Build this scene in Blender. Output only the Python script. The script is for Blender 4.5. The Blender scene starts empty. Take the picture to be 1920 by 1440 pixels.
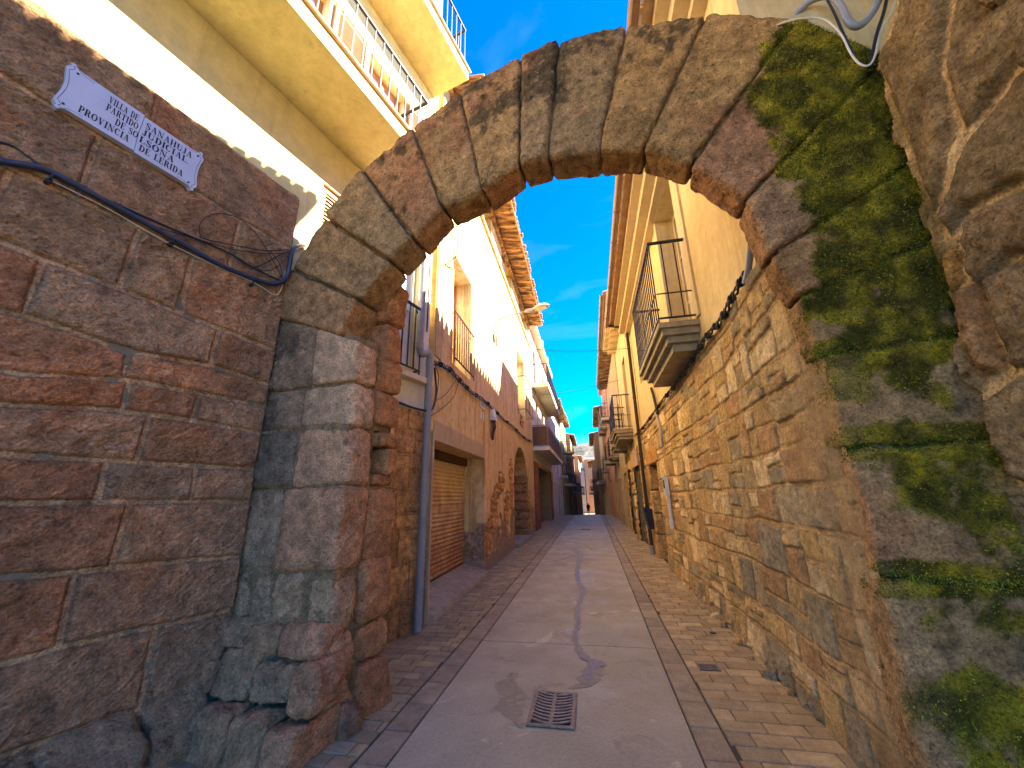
import bpy, math, random
import numpy as np
from mathutils import Vector
random.seed(7); rs = np.random.RandomState(5)
S = bpy.context.scene
COL = S.collection
# ------------------------------------------------------------------ camera, sky, sun, exposure
FP = 721.0
def _n(a): a = np.array(a, float); return a/np.linalg.norm(a)
def _d(x, y): return np.array([(x-960)/FP, -(y-720)/FP, -1.0])
_Y = _n(_d(1110, 930)); _Z = _d(906, -1690); _Z = _n(_n(_Z)-_Y*(_n(_Z)@_Y)); _X = np.cross(_Y, _Z)
R = np.array([_X, _Y, _Z]); CH = 1.55; C = np.array([0, 0, CH])
cam = bpy.data.cameras.new('camera'); co = bpy.data.objects.new('camera', cam); COL.objects.link(co)
cam.sensor_width = 36; cam.lens = FP/1920*36; cam.clip_start = 0.02; cam.clip_end = 6000
from mathutils import Matrix
M4 = Matrix([list(R[0])+[0], list(R[1])+[0], list(R[2])+[CH], [0, 0, 0, 1]])
co.matrix_world = M4; S.camera = co
SUN_EL, SUN_AZ = math.radians(35), math.radians(12)      # azimuth from +X towards +Y
w = bpy.data.worlds.new('World'); S.world = w; w.use_nodes = True
nt = w.node_tree; nt.nodes.clear()
sky = nt.nodes.new('ShaderNodeTexSky'); sky.sky_type = 'NISHITA'; sky.sun_disc = False
sky.sun_elevation = SUN_EL; sky.sun_rotation = math.radians(90)-SUN_AZ
sky.altitude = 400; sky.air_density = 0.8; sky.dust_density = 0.0; sky.ozone_density = 3.0
bg = nt.nodes.new('ShaderNodeBackground'); bg.inputs[1].default_value = 0.065
hs = nt.nodes.new('ShaderNodeHueSaturation'); hs.inputs['Saturation'].default_value = 1.6; hs.inputs['Hue'].default_value = 0.517; hs.inputs['Value'].default_value = 0.95
wo = nt.nodes.new('ShaderNodeOutputWorld')
nt.links.new(sky.outputs[0], hs.inputs['Color']); tc = nt.nodes.new('ShaderNodeTexCoord'); mp = nt.nodes.new('ShaderNodeMapping'); mp.inputs['Scale'].default_value = (2.5, 2.5, 9)
cn = nt.nodes.new('ShaderNodeTexNoise'); cn.inputs['Scale'].default_value = 1.6; cn.inputs['Detail'].default_value = 7; cn.inputs['Distortion'].default_value = .6
cr_ = nt.nodes.new('ShaderNodeValToRGB'); cr_.color_ramp.elements[0].position = .56; cr_.color_ramp.elements[1].position = .82; cr_.color_ramp.elements[1].color = (.06, .06, .06, 1)
cm = nt.nodes.new('ShaderNodeMix'); cm.data_type = 'RGBA'; cm.inputs[7].default_value = (1.6, 2.2, 3.2, 1)
nt.links.new(tc.outputs['Generated'], mp.inputs[0]); nt.links.new(mp.outputs[0], cn.inputs['Vector']); nt.links.new(cn.outputs[0], cr_.inputs[0])
nt.links.new(cr_.outputs[0], cm.inputs[0]); nt.links.new(hs.outputs[0], cm.inputs[6]); nt.links.new(cm.outputs[2], bg.inputs[0]); nt.links.new(bg.outputs[0], wo.inputs[0])
sl = bpy.data.lights.new('sun', 'SUN'); sl.energy = 3.6; sl.angle = math.radians(0.5); sl.color = (1, 0.88, 0.68)
so = bpy.data.objects.new('sun', sl); COL.objects.link(so)
SD = Vector((math.cos(SUN_EL)*math.cos(SUN_AZ), math.cos(SUN_EL)*math.sin(SUN_AZ), math.sin(SUN_EL)))
so.rotation_euler = SD.to_track_quat('Z', 'Y').to_euler(); so.location = SD*60
vs = S.view_settings; vs.view_transform = 'Standard'; vs.look = 'None'; vs.gamma = 1; vs.exposure = 3.75
S.cycles.max_bounces = 10; S.cycles.diffuse_bounces = 6

# ------------------------------------------------------------------ noise
def _h(ix, iy, iz, s):
    n = (ix.astype(np.int64)*374761393+iy.astype(np.int64)*668265263+iz.astype(np.int64)*2147483647+s*974634777) & 0xffffffff
    n = ((n ^ (n >> 13))*1274126177) & 0xffffffff
    n = ((n ^ (n >> 16))*2246822519) & 0xffffffff
    return ((n ^ (n >> 15)) & 0xffff)/65535.0
def vnoise(p, s=0):
    i = np.floor(p); f = p-i; f = f*f*(3-2*f); x, y, z = i[:, 0], i[:, 1], i[:, 2]
    def c(a, b, d): return _h(x+a, y+b, z+d, s)
    def L(a, b, t): return a+(b-a)*t
    return L(L(L(c(0,0,0), c(1,0,0), f[:,0]), L(c(0,1,0), c(1,1,0), f[:,0]), f[:,1]),
             L(L(c(0,0,1), c(1,0,1), f[:,0]), L(c(0,1,1), c(1,1,1), f[:,0]), f[:,1]), f[:,2])*2-1
def fbm(p, sc=1.0, o=4, s=0, g=0.5):
    p = np.asarray(p, float)*sc+s*7.31; r = np.zeros(len(p)); a = 1.0; t = 0
    for k in range(o):
        r += a*vnoise(p, s+k); t += a; a *= g; p = p*2.03+11.7
    return r/t
def sst(x, a, b):
    t = np.clip((x-a)/(b-a), 0, 1); return t*t*(3-2*t)

# ------------------------------------------------------------------ frames: wall planes that can turn a picture point into a wall point
class Frame:
    def __init__(s, o, U, flip=False):
        s.o = np.array(o, float); s.U = _n([U[0], U[1], 0]); s.N = np.array([s.U[1], -s.U[0], 0])
        if flip: s.N = -s.N
        s.Z = np.array([0, 0, 1.0])
    def p(s, u, z, out=0.0): return s.o+s.U*u+s.Z*z+s.N*out
    def P(s, u, z, out):
        u = np.asarray(u)[:, None]; z = np.asarray(z)[:, None]; out = np.asarray(out)[:, None]
        return s.o+u*s.U+z*s.Z+out*s.N
    def at(s, x, y, out=0.0):
        r = R@_d(x, y); o = s.o+s.N*out; t = (s.N@(o-C))/(s.N@r); q = C+r*t-o
        return float(q@s.U), float(q[2])
_w = R@_d(1311, 945)
FY = Frame((-2.33, 5.09, 0), (_w[0], _w[1]))                  # yellow building, left, turned a little
FL = Frame((-2.28, 5.35, 0), (-0.017, 1))                     # left facades
FL2 = Frame((-2.50, 17.6, 0), (-0.004, 1))
FR = Frame((1.5, 0, 0), (0, 1), True)                         # right facades
FA = Frame((-1.98, 2.8, 0), (3.33, -0.4))                     # arch front
FN = Frame((1.98, 2.33, 0), (-0.10, 1), True)                 # near right wall
assert FY.N[0] > 0 and FR.N[0] < 0 and FL.N[0] > 0 and FA.N[1] < 0 and FN.N[0] < 0
def zg(y):
    return np.interp(y, [-50, 5, 18, 32, 60, 90], [0, 0, 0.16, 0.16, -1.15, -1.6])

# ------------------------------------------------------------------ materials
def mat(name, rough=0.85, metal=0.0, spec=0.3):
    m = bpy.data.materials.new(name); m.use_nodes = True; n = m.node_tree
    b = n.nodes['Principled BSDF']; b.inputs['Roughness'].default_value = rough; b.inputs['Metallic'].default_value = metal
    b.inputs['Specular IOR Level'].default_value = spec
    return m, n, b
def nd(n, t, **k):
    x = n.nodes.new(t)
    for a, v in k.items(): setattr(x, a, v)
    return x
def noise(n, vec, scale, detail=5, rough=0.6, dist=0.0):
    x = nd(n, 'ShaderNodeTexNoise'); x.inputs['Scale'].default_value = scale; x.inputs['Detail'].default_value = detail
    x.inputs['Roughness'].default_value = rough; x.inputs['Distortion'].default_value = dist
    n.links.new(vec, x.inputs['Vector']); return x.outputs[0]
def ramp(n, fac, a, b, ca=(0,0,0,1), cb=(1,1,1,1)):
    x = nd(n, 'ShaderNodeValToRGB'); e = x.color_ramp.elements; e[0].position = a; e[1].position = b; e[0].color = ca; e[1].color = cb
    n.links.new(fac, x.inputs[0]); return x.outputs[0]
def mix(n, fac, a, b, mode='MIX'):
    x = nd(n, 'ShaderNodeMix', data_type='RGBA', blend_type=mode)
    for sock, v in ((x.inputs[0], fac), (x.inputs[6], a), (x.inputs[7], b)):
        if isinstance(v, (float, int)): sock.default_value = v
        elif isinstance(v, tuple): sock.default_value = (*v[:3], 1)
        else: n.links.new(v, sock)
    return x.outputs[2]
def pos(n, sc=(1, 1, 1)):
    g = nd(n, 'ShaderNodeNewGeometry'); m = nd(n, 'ShaderNodeMapping'); m.inputs['Scale'].default_value = sc
    n.links.new(g.outputs['Position'], m.inputs[0]); return m.outputs[0]
def bump(n, b, h, strength=0.5, dist=0.01, prev=None):
    x = nd(n, 'ShaderNodeBump'); x.inputs['Strength'].default_value = strength; x.inputs['Distance'].default_value = dist
    n.links.new(h, x.inputs['Height'])
    if prev: n.links.new(prev, x.inputs['Normal'])
    n.links.new(x.outputs[0], b.inputs['Normal']); return x.outputs[0]
def zsep(n):
    g = nd(n, 'ShaderNodeNewGeometry'); s = nd(n, 'ShaderNodeSeparateXYZ'); n.links.new(g.outputs['Position'], s.inputs[0]); return s.outputs
def stone_mat(name, chisel=False, gain=1.0, k=1.0, tint=(1.36, 1.07, .69)):
    m, n, b = mat(name, 0.92, 0, 0.2); P = pos(n)
    a = nd(n, 'ShaderNodeAttribute', attribute_name='Col')
    f1 = ramp(n, noise(n, P, 9, 6, 0.7), 0.3, 0.72, (1-.58*k, 1-.6*k, 1-.62*k, 1), (1+.5*k, 1+.47*k, 1+.42*k, 1))
    f2 = ramp(n, noise(n, P, 70, 4, 0.7), 0.3, 0.7, (1-.5*k,)*3+(1,), (1+.45*k,)*3+(1,))
    c = mix(n, 1.0, a.outputs['Color'], f1, 'MULTIPLY'); c = mix(n, 1.0, c, f2, 'MULTIPLY'); c = mix(n, 1.0, c, tuple(q*gain for q in tint), 'MULTIPLY')
    c = mix(n, ramp(n, noise(n, P, 2.7, 5, 0.65, 0.8), 0.5, 0.7, (0, 0, 0, 1), (0.22, 0.22, 0.22, 1)), c, (0.36, 0.21, 0.085))
    pits = ramp(n, noise(n, P, 32, 3, 0.5), 0.32, 0.4, (0.45, 0.42, 0.4, 1), (1, 1, 1, 1))  # light-dark relief contrast put into the colour as darker pits
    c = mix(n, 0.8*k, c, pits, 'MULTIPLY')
    n.links.new(c, b.inputs['Base Color'])
    p1 = bump(n, b, noise(n, P, 20, 8, 0.78), 1.0, 0.05)
    if chisel:
        P2 = pos(n, (26, 26, 75)); m2 = P2.node; m2.inputs['Rotation'].default_value = (0.6, 0.35, 0)
        p1 = bump(n, b, noise(n, P2, 1.0, 3, 0.6, 0.5), 0.9, 0.02, p1)
    bump(n, b, noise(n, P, 120, 3, 0.8), 0.5, 0.004, p1)
    return m
def plaster(name, c1, c2, streak=(0.4, 0.3, 0.2), sa=0.5, dirt=0.35, peel=None, bumpk=0.5, low=None):
    m, n, b = mat(name, 0.9, 0, 0.25); P = pos(n)
    c = mix(n, ramp(n, noise(n, P, 0.9, 5, 0.6, 0.4), 0.35, 0.65), c1, c2)
    st = ramp(n, noise(n, pos(n, (7, 7, 0.55)), 1.0, 5, 0.65, 0.3), 0.52, 0.72)
    c = mix(n, nd_mul(n, st, sa), c, streak)
    bl_ = ramp(n, noise(n, pos(n, (1, 1, .6)), 1.9, 7, 0.7, 1.2), 0.56, 0.68); c = mix(n, nd_mul(n, bl_, sa*.8), c, tuple(0.55*a+0.45*b for a, b in zip(streak, c2)))
    sp_ = ramp(n, noise(n, P, 5.5, 5, 0.7, .6), 0.66, 0.70); c = mix(n, nd_mul(n, sp_, sa), c, streak)
    c = mix(n, dirt, c, ramp(n, noise(n, P, 6, 6, 0.75), 0.3, 0.7, (0.5, 0.47, 0.43, 1), (1.25, 1.23, 1.2, 1)), 'MULTIPLY')
    h = noise(n, P, 11, 6, 0.65)
    if peel:
        z = zsep(n)[2]
        k = nd(n, 'ShaderNodeMapRange'); k.inputs[1].default_value = peel[1]; k.inputs[2].default_value = peel[2]
        k.inputs[3].default_value = 0.16; k.inputs[4].default_value = -0.22; n.links.new(z, k.inputs[0])
        ad = nd(n, 'ShaderNodeMath', operation='ADD'); n.links.new(noise(n, P, 1.7, 7, 0.6, 0.6), ad.inputs[0]); n.links.new(k.outputs[0], ad.inputs[1])
        msk = ramp(n, ad.outputs[0], 0.545, 0.56)
        rough = mix(n, ramp(n, noise(n, P, 3.5, 6, 0.7), 0.42, 0.6), peel[0], peel[3])
        c = mix(n, msk, c, mix(n, 0.8, rough, ramp(n, noise(n, P, 14, 5, 0.8), 0.3, 0.7, (0.35, 0.33, 0.3, 1), (1.4, 1.35, 1.3, 1)), 'MULTIPLY'))
        iv = nd(n, 'ShaderNodeMath', operation='MULTIPLY_ADD'); n.links.new(msk, iv.inputs[0]); iv.inputs[1].default_value = -1.2; n.links.new(h, iv.inputs[2]); h = iv.outputs[0]
    if low:
        z = zsep(n)[2]
        ad = nd(n, 'ShaderNodeMath', operation='MULTIPLY_ADD'); n.links.new(noise(n, P, 1.5, 5, 0.7), ad.inputs[0]); ad.inputs[1].default_value = 1.3; n.links.new(z, ad.inputs[2])
        c = mix(n, ramp(n, ad.outputs[0], low[1], low[1]+0.5, (1, 1, 1, 1), (0, 0, 0, 1)), c, low[0])
    n.links.new(c, b.inputs['Base Color'])
    p1 = bump(n, b, h, bumpk, 0.02)
    bump(n, b, noise(n, P, 90, 3, 0.7), 0.3, 0.004, p1)
    return m
def nd_mul(n, a, k):
    x = nd(n, 'ShaderNodeMath', operation='MULTIPLY'); n.links.new(a, x.inputs[0]); x.inputs[1].default_value = k; return x.outputs[0]
def simple(name, c, rough=0.6, metal=0.0, var=0.4, scale=8, bmp=0.2, c2=None, stretch=(1, 1, 1), spec=0.4):
    m, n, b = mat(name, rough, metal, spec); P = pos(n, stretch)
    f = noise(n, P, scale, 5, 0.7)
    if c2: cc = mix(n, ramp(n, f, 0.42, 0.62), c, c2)
    else: cc = mix(n, var, c, ramp(n, f, 0.3, 0.7, (0.4, 0.4, 0.4, 1), (1.5, 1.5, 1.5, 1)), 'MULTIPLY')
    n.links.new(cc, b.inputs['Base Color']); bump(n, b, noise(n, P, scale*4, 3, 0.6), bmp, 0.005)
    return m
MT = {}
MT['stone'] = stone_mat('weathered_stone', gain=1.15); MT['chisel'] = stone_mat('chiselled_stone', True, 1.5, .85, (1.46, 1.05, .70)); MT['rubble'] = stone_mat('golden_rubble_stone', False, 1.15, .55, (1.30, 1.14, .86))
MT['yellow'] = plaster('pale_yellow_render', (0.70, 0.60, 0.29), (0.65, 0.55, 0.25), (0.40, 0.33, 0.16), 0.45, 0.35, bumpk=0.25)
MT['white'] = plaster('white_render', (0.70, 0.68, 0.58), (0.62, 0.59, 0.49), (0.4, 0.36, 0.28), 0.4, 0.3, bumpk=0.2)
MT['ochre'] = plaster('ochre_render', (0.70, 0.51, 0.23), (0.62, 0.43, 0.18), (0.27, 0.13, 0.04), 1.0, 0.55,
                      peel=((0.26, 0.16, 0.085), 0.4, 2.6, (0.40, 0.30, 0.20)), low=((0.25, 0.2, 0.15), 0.9))
MT['cream'] = plaster('cream_render', (0.66, 0.52, 0.27), (0.58, 0.45, 0.22), (0.42, 0.28, 0.11), 0.6, 0.35)
MT['creamtrim'] = plaster('cream_trim', (0.62, 0.50, 0.30), (0.56, 0.45, 0.27), (0.4, 0.3, 0.16), 0.3, 0.3)
MT['orange'] = plaster('orange_render', (0.66, 0.30, 0.13), (0.60, 0.26, 0.10), (0.45, 0.3, 0.15), 0.4, 0.3)
MT['apricot'] = plaster('apricot_render', (0.52, 0.38, 0.19), (0.46, 0.31, 0.15), (0.25, 0.18, 0.1), 0.6, 0.5)
MT['pink'] = plaster('pink_render', (0.55, 0.38, 0.26), (0.5, 0.33, 0.22), (0.4, 0.3, 0.22), 0.4, 0.3)
MT['greyr'] = plaster('grey_render', (0.38, 0.33, 0.23), (0.32, 0.27, 0.17), (0.22, 0.16, 0.1), 0.5, 0.5)
MT['brown'] = plaster('brown_render', (0.30, 0.20, 0.12), (0.24, 0.15, 0.08), (0.15, 0.1, 0.06), 0.5, 0.5)
MT['slab'] = plaster('balcony_slab_render', (0.66, 0.58, 0.42), (0.6, 0.52, 0.36), (0.4, 0.32, 0.22), 0.3, 0.4, bumpk=0.3)
MT['conc'] = plaster('mouldy_concrete', (0.40, 0.35, 0.23), (0.33, 0.285, 0.18), (0.14, 0.12, 0.07), 0.6, 0.6)
MT['iron'] = simple('black_iron', (0.018, 0.018, 0.022), 0.45, 0.4)
MT['rustiron'] = simple('rusty_iron', (0.10, 0.04, 0.02), 0.7, 0.3)
MT['cable'] = simple('black_cable', (0.015, 0.017, 0.022), 0.5, 0, bmp=0.1)
MT['bluecable'] = simple('dark_blue_conduit', (0.022, 0.03, 0.055), 0.38, 0, bmp=0.1, spec=0.6)
MT['whitecable'] = simple('pale_cable', (0.62, 0.55, 0.42), 0.5)
MT['greypipe'] = simple('grey_plastic_pipe', (0.26, 0.255, 0.26), 0.42, 0, var=0.25, bmp=0.05)
MT['brownpipe'] = simple('brown_gutter_metal', (0.20, 0.12, 0.085), 0.4, 0.3, var=0.3)
MT['wood'] = simple('orange_wood', (0.45, 0.17, 0.05), 0.55, 0, 0.5, 20, stretch=(1, 1, 6))
MT['oldwood'] = simple('old_roof_boards', (0.10, 0.05, 0.025), 0.85, 0, 0.7, 2.2, c2=(0.50, 0.28, 0.12), stretch=(.8, 2.6, 2))
MT['tile'] = simple('clay_roof_tile', (0.42, 0.24, 0.13), 0.85, 0, 0.6, 5, c2=(0.50, 0.38, 0.26))
MT['brick'] = None
MT['glass'] = simple('window_glass', (0.03, 0.04, 0.05), 0.06, 0, 0.2, 1, 0.0, spec=0.9)
MT['curtain'] = simple('white_curtain', (0.62, 0.66, 0.70), 0.6, 0, 0.2, 3, 0.1)
MT['dark'] = simple('dark_doorway_wood', (0.035, 0.022, 0.016), 0.7, 0, 0.5, 12)
MT['darkred'] = simple('dark_red_paint', (0.13, 0.03, 0.02), 0.5)
MT['plate'] = simple('glazed_white_tile', (0.52, 0.50, 0.55), 0.3, 0, 0.12, 6, 0.05)
MT['ink'] = simple('black_lettering', (0.012, 0.012, 0.014), 0.4, bmp=0)
MT['plastic'] = simple('pale_plastic', (0.62, 0.60, 0.52), 0.45, 0, 0.2, 10, 0.05)
MT['castiron'] = simple('rusted_cast_iron', (0.15, 0.12, 0.09), 0.6, 0.4, 0.6, 30, c2=(0.25, 0.20, 0.15))
MT['hole'] = simple('drain_darkness', (0.006, 0.006, 0.006), 0.9, bmp=0)
MT['cloth'] = simple('dark_coat_cloth', (0.012, 0.012, 0.02), 0.9)
MT['skin'] = simple('skin', (0.35, 0.18, 0.11), 0.6)
MT['leaf'] = simple('leaf_green', (0.08, 0.16, 0.025), 0.6, 0, 0.5, 30)
def brick_mat():
    m, n, b = mat('red_brick', 0.9); P = pos(n)
    cx = nd(n, 'ShaderNodeSeparateXYZ'); n.links.new(P, cx.inputs[0]); cb = nd(n, 'ShaderNodeCombineXYZ')
    ad = nd(n, 'ShaderNodeMath', operation='ADD'); n.links.new(cx.outputs[0], ad.inputs[0]); n.links.new(cx.outputs[1], ad.inputs[1])
    n.links.new(ad.outputs[0], cb.inputs[0]); n.links.new(cx.outputs[2], cb.inputs[1])
    t = nd(n, 'ShaderNodeTexBrick'); n.links.new(cb.outputs[0], t.inputs[0]); t.inputs['Scale'].default_value = 1.0
    t.inputs['Brick Width'].default_value = 0.28; t.inputs['Row Height'].default_value = 0.085; t.inputs['Mortar Size'].default_value = 0.012
    t.inputs['Color1'].default_value = (0.30, 0.10, 0.05, 1); t.inputs['Color2'].default_value = (0.20, 0.06, 0.035, 1); t.inputs['Mortar'].default_value = (0.2, 0.13, 0.09, 1)
    n.links.new(t.outputs[0], b.inputs['Base Color']); bump(n, b, t.outputs[1], -0.6, 0.01); return m
MT['brick'] = brick_mat()
def shutter_mat():
    m, n, b = mat('rusty_roller_shutter', 0.6, 0.2); P = pos(n); z = zsep(n)[2]
    f = noise(n, pos(n, (3, 3, 3)), 1.0, 7, 0.75, 0.5)
    ad = nd(n, 'ShaderNodeMath', operation='MULTIPLY_ADD'); n.links.new(z, ad.inputs[0]); ad.inputs[1].default_value = -0.17; n.links.new(f, ad.inputs[2])
    c = mix(n, ramp(n, ad.outputs[0], 0.12, 0.42), (0.56, 0.43, 0.23), (0.30, 0.13, 0.06))
    c = mix(n, ramp(n, noise(n, P, 16, 5, 0.8), 0.52, 0.66), c, (0.58, 0.46, 0.28)); n.links.new(c, b.inputs['Base Color'])
    bump(n, b, noise(n, P, 50, 4, 0.7), 0.3, 0.004); return m
MT['shutter'] = shutter_mat()
def concrete_road():
    m, n, b = mat('concrete_road_slab', 0.8, 0, 0.35); P = pos(n)
    c = mix(n, ramp(n, noise(n, P, 0.8, 6, 0.6, 0.5), 0.35, 0.65), (0.29, 0.26, 0.175), (0.36, 0.325, 0.215))
    c = mix(n, ramp(n, noise(n, P, 2.6, 7, 0.75, 0.8), 0.55, 0.7), c, (0.22, 0.19, 0.125))
    c = mix(n, ramp(n, noise(n, P, 1.9, 4, 0.6, 1.5), 0.63, 0.68), c, (0.46, 0.41, 0.27))
    c = mix(n, 0.7, c, ramp(n, noise(n, P, 45, 5, 0.85), 0.3, 0.7, (0.62, 0.62, 0.62, 1), (1.35, 1.35, 1.35, 1)), 'MULTIPLY')
    n.links.new(c, b.inputs['Base Color'])
    n.links.new(ramp(n, noise(n, P, 2.2, 5, 0.6), 0.35, 0.65, (0.45,)*3+(1,), (0.85,)*3+(1,)), b.inputs['Roughness'])
    p1 = bump(n, b, noise(n, P, 7, 5, 0.7), 0.35, 0.01); bump(n, b, noise(n, P, 160, 3, 0.8), 0.5, 0.003, p1); return m
MT['road'] = concrete_road()
MT['wet'] = simple('wet_trickle', (0.17, 0.145, 0.12), 0.42, 0, 0.7, 25, 0.9, spec=0.5)
MT['damp'] = simple('damp_stain', (0.24, 0.205, 0.13), 0.6, 0, 0.5, 18, 0.3)
def paver_mat():
    m, n, b = mat('clay_pavers', 0.7, 0, 0.35); P = pos(n); a = nd(n, 'ShaderNodeAttribute', attribute_name='Col')
    c = mix(n, 0.8, mix(n, 1.0, a.outputs['Color'], (1.2, 1.13, 0.82), 'MULTIPLY'), ramp(n, noise(n, P, 5, 6, 0.75), 0.3, 0.7, (0.55, 0.5, 0.48, 1), (1.35, 1.33, 1.3, 1)), 'MULTIPLY')
    c = mix(n, 0.6, c, ramp(n, noise(n, P, 60, 4, 0.75), 0.3, 0.7, (0.6, 0.6, 0.6, 1), (1.3, 1.3, 1.3, 1)), 'MULTIPLY')
    n.links.new(c, b.inputs['Base Color']); bump(n, b, noise(n, P, 60, 5, 0.7), 0.5, 0.005); return m
MT['paver'] = paver_mat()
MT['grout'] = simple('dirty_joint_sand', (0.07, 0.06, 0.035), 0.95, 0, 0.6, 20)
def hill_mat():
    m, n, b = mat('scrubby_hillside', 0.95); P = pos(n)
    c = mix(n, ramp(n, noise(n, P, 0.035, 8, 0.75, 0.5), 0.42, 0.58), (0.035, 0.045, 0.025), (0.15, 0.13, 0.11))
    n.links.new(c, b.inputs['Base Color']); bump(n, b, noise(n, P, 0.05, 6, 0.7), 0.8, 8.0); return m
MT['hill'] = hill_mat()

# ------------------------------------------------------------------ objects
def tag(o, label=None, cat=None, group=None, kind=None):
    if label: o['label'] = label
    if cat: o['category'] = cat
    if group: o['group'] = group
    if kind: o['kind'] = kind
    return o
def link(name, me, m=None, parent=None, smooth=False):
    o = bpy.data.objects.new(name, me); COL.objects.link(o)
    if m is not None:
        for x in (m if isinstance(m, (list, tuple)) else [m]): me.materials.append(x)
    if smooth: me.polygons.foreach_set('use_smooth', [True]*len(me.polygons))
    if parent is not None:
        o.parent = parent; o.matrix_parent_inverse = Matrix.Translation(-Vector(parent.location))
    return o
def thing(name, label, cat, loc=(0, 0, 0), group=None):
    o = bpy.data.objects.new(name, None); COL.objects.link(o); o.location = [float(a) for a in loc]; o.empty_display_size = 0.2
    return tag(o, label, cat, group)
def setcol(me, c):
    a = me.color_attributes.new('Col', 'FLOAT_COLOR', 'POINT'); n = len(me.vertices)
    f = np.ones((n, 4), np.float32); f[:, :3] = c; a.data.foreach_set('color', f.ravel())
class MB:
    def __init__(s): s.v = []; s.f = []; s.c = []
    def add(s, V, F, c=None):
        b = len(s.v); s.v += [tuple(map(float, x)) for x in V]; s.f += [tuple(i+b for i in f) for f in F]
        if c is not None: s.c += [c]*len(V)
    def hexa(s, P, c=None):  # P: bottom 4 ccw, top 4 ccw
        s.add(P, [(3, 2, 1, 0), (4, 5, 6, 7), (0, 1, 5, 4), (1, 2, 6, 5), (2, 3, 7, 6), (3, 0, 4, 7)], c)
    def box(s, a, b, c=None):
        x0, y0, z0 = a; x1, y1, z1 = b
        s.hexa([(x0,y0,z0),(x1,y0,z0),(x1,y1,z0),(x0,y1,z0),(x0,y0,z1),(x1,y0,z1),(x1,y1,z1),(x0,y1,z1)], c)
    def fb(s, F, u0, u1, z0, z1, o0, o1, c=None):
        s.hexa([F.p(u0,z0,o0), F.p(u1,z0,o0), F.p(u1,z0,o1), F.p(u0,z0,o1), F.p(u0,z1,o0), F.p(u1,z1,o0), F.p(u1,z1,o1), F.p(u0,z1,o1)], c)
    def quad(s, a, b, c, d): s.add([a, b, c, d], [(0, 1, 2, 3)])
    def prism(s, F, pts, o0, o1):  # pts (u,z) outline
        n = len(pts); V = [F.p(u, z, o0) for u, z in pts]+[F.p(u, z, o1) for u, z in pts]
        s.add(V, [tuple(range(n))[::-1], tuple(range(n, 2*n))]+[(i, (i+1) % n, n+(i+1) % n, n+i) for i in range(n)])
    def tube(s, pts, r, n=8, cap=True):
        pts = [Vector(p) for p in pts]; rr = r if isinstance(r, (list, tuple)) else [r]*len(pts)
        V = []; up = Vector((0, 0, 1)); prev = None
        for i, p in enumerate(pts):
            t = (pts[min(i+1, len(pts)-1)]-pts[max(i-1, 0)]).normalized()
            if prev is None:
                a = t.cross(up); a = a if a.length > 0.1 else t.cross(Vector((1, 0, 0)))
            else: a = prev-t*prev.dot(t)
            a.normalize(); prev = a; b = t.cross(a)
            V += [p+(a*math.cos(2*math.pi*k/n)+b*math.sin(2*math.pi*k/n))*rr[i] for k in range(n)]
        F = [(i*n+k, i*n+(k+1) % n, (i+1)*n+(k+1) % n, (i+1)*n+k) for i in range(len(pts)-1) for k in range(n)]
        if cap: F += [tuple(range(n))[::-1], tuple(range((len(pts)-1)*n, len(pts)*n))]
        s.add(V, F)
    def build(s, name, m, parent=None, smooth=False):
        me = bpy.data.meshes.new(name); me.from_pydata(s.v, [], s.f)
        import bmesh
        bm = bmesh.new(); bm.from_mesh(me); bmesh.ops.recalc_face_normals(bm, faces=bm.faces[:]); bm.to_mesh(me); bm.free(); me.update()
        if s.c: setcol(me, np.array(s.c))
        o = link(name, me, m, parent, smooth)
        if smooth:
            try: me.set_sharp_from_angle(angle=math.radians(50))
            except Exception: pass
        return o
def spline(P, k=6):
    P = [np.array(p, float) for p in P]; P = [2*P[0]-P[1]]+P+[2*P[-1]-P[-2]]; out = []
    for i in range(1, len(P)-2):
        for j in range(k):
            t = j/k; a, b, c, d = P[i-1:i+3]
            out.append(0.5*((2*b)+(-a+c)*t+(2*a-5*b+4*c-d)*t*t+(-a+3*b-3*c+d)*t**3))
    out.append(P[-2]); return out
def gridmesh(name, P, nu, nv, keep, m, parent, col=None, flip=False):
    """P (nu*nv,3) row-major in u; keep mask for cells"""
    i = np.arange(nu*nv).reshape(nu, nv)
    q = np.stack([i[:-1, :-1], i[1:, :-1], i[1:, 1:], i[:-1, 1:]], -1).reshape(-1, 4)
    if keep is not None: q = q[keep.reshape(-1)]
    if flip: q = q[:, ::-1]
    me = bpy.data.meshes.new(name); me.vertices.add(len(P)); me.vertices.foreach_set('co', P.astype(np.float32).ravel())
    me.loops.add(q.size); me.loops.foreach_set('vertex_index', q.astype(np.int32).ravel())
    me.polygons.add(len(q)); me.polygons.foreach_set('loop_start', np.arange(0, q.size, 4, dtype=np.int32)); me.update(calc_edges=True)
    if col is not None: setcol(me, col)
    me.validate()
    return link(name, me, m, parent, True)

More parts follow.
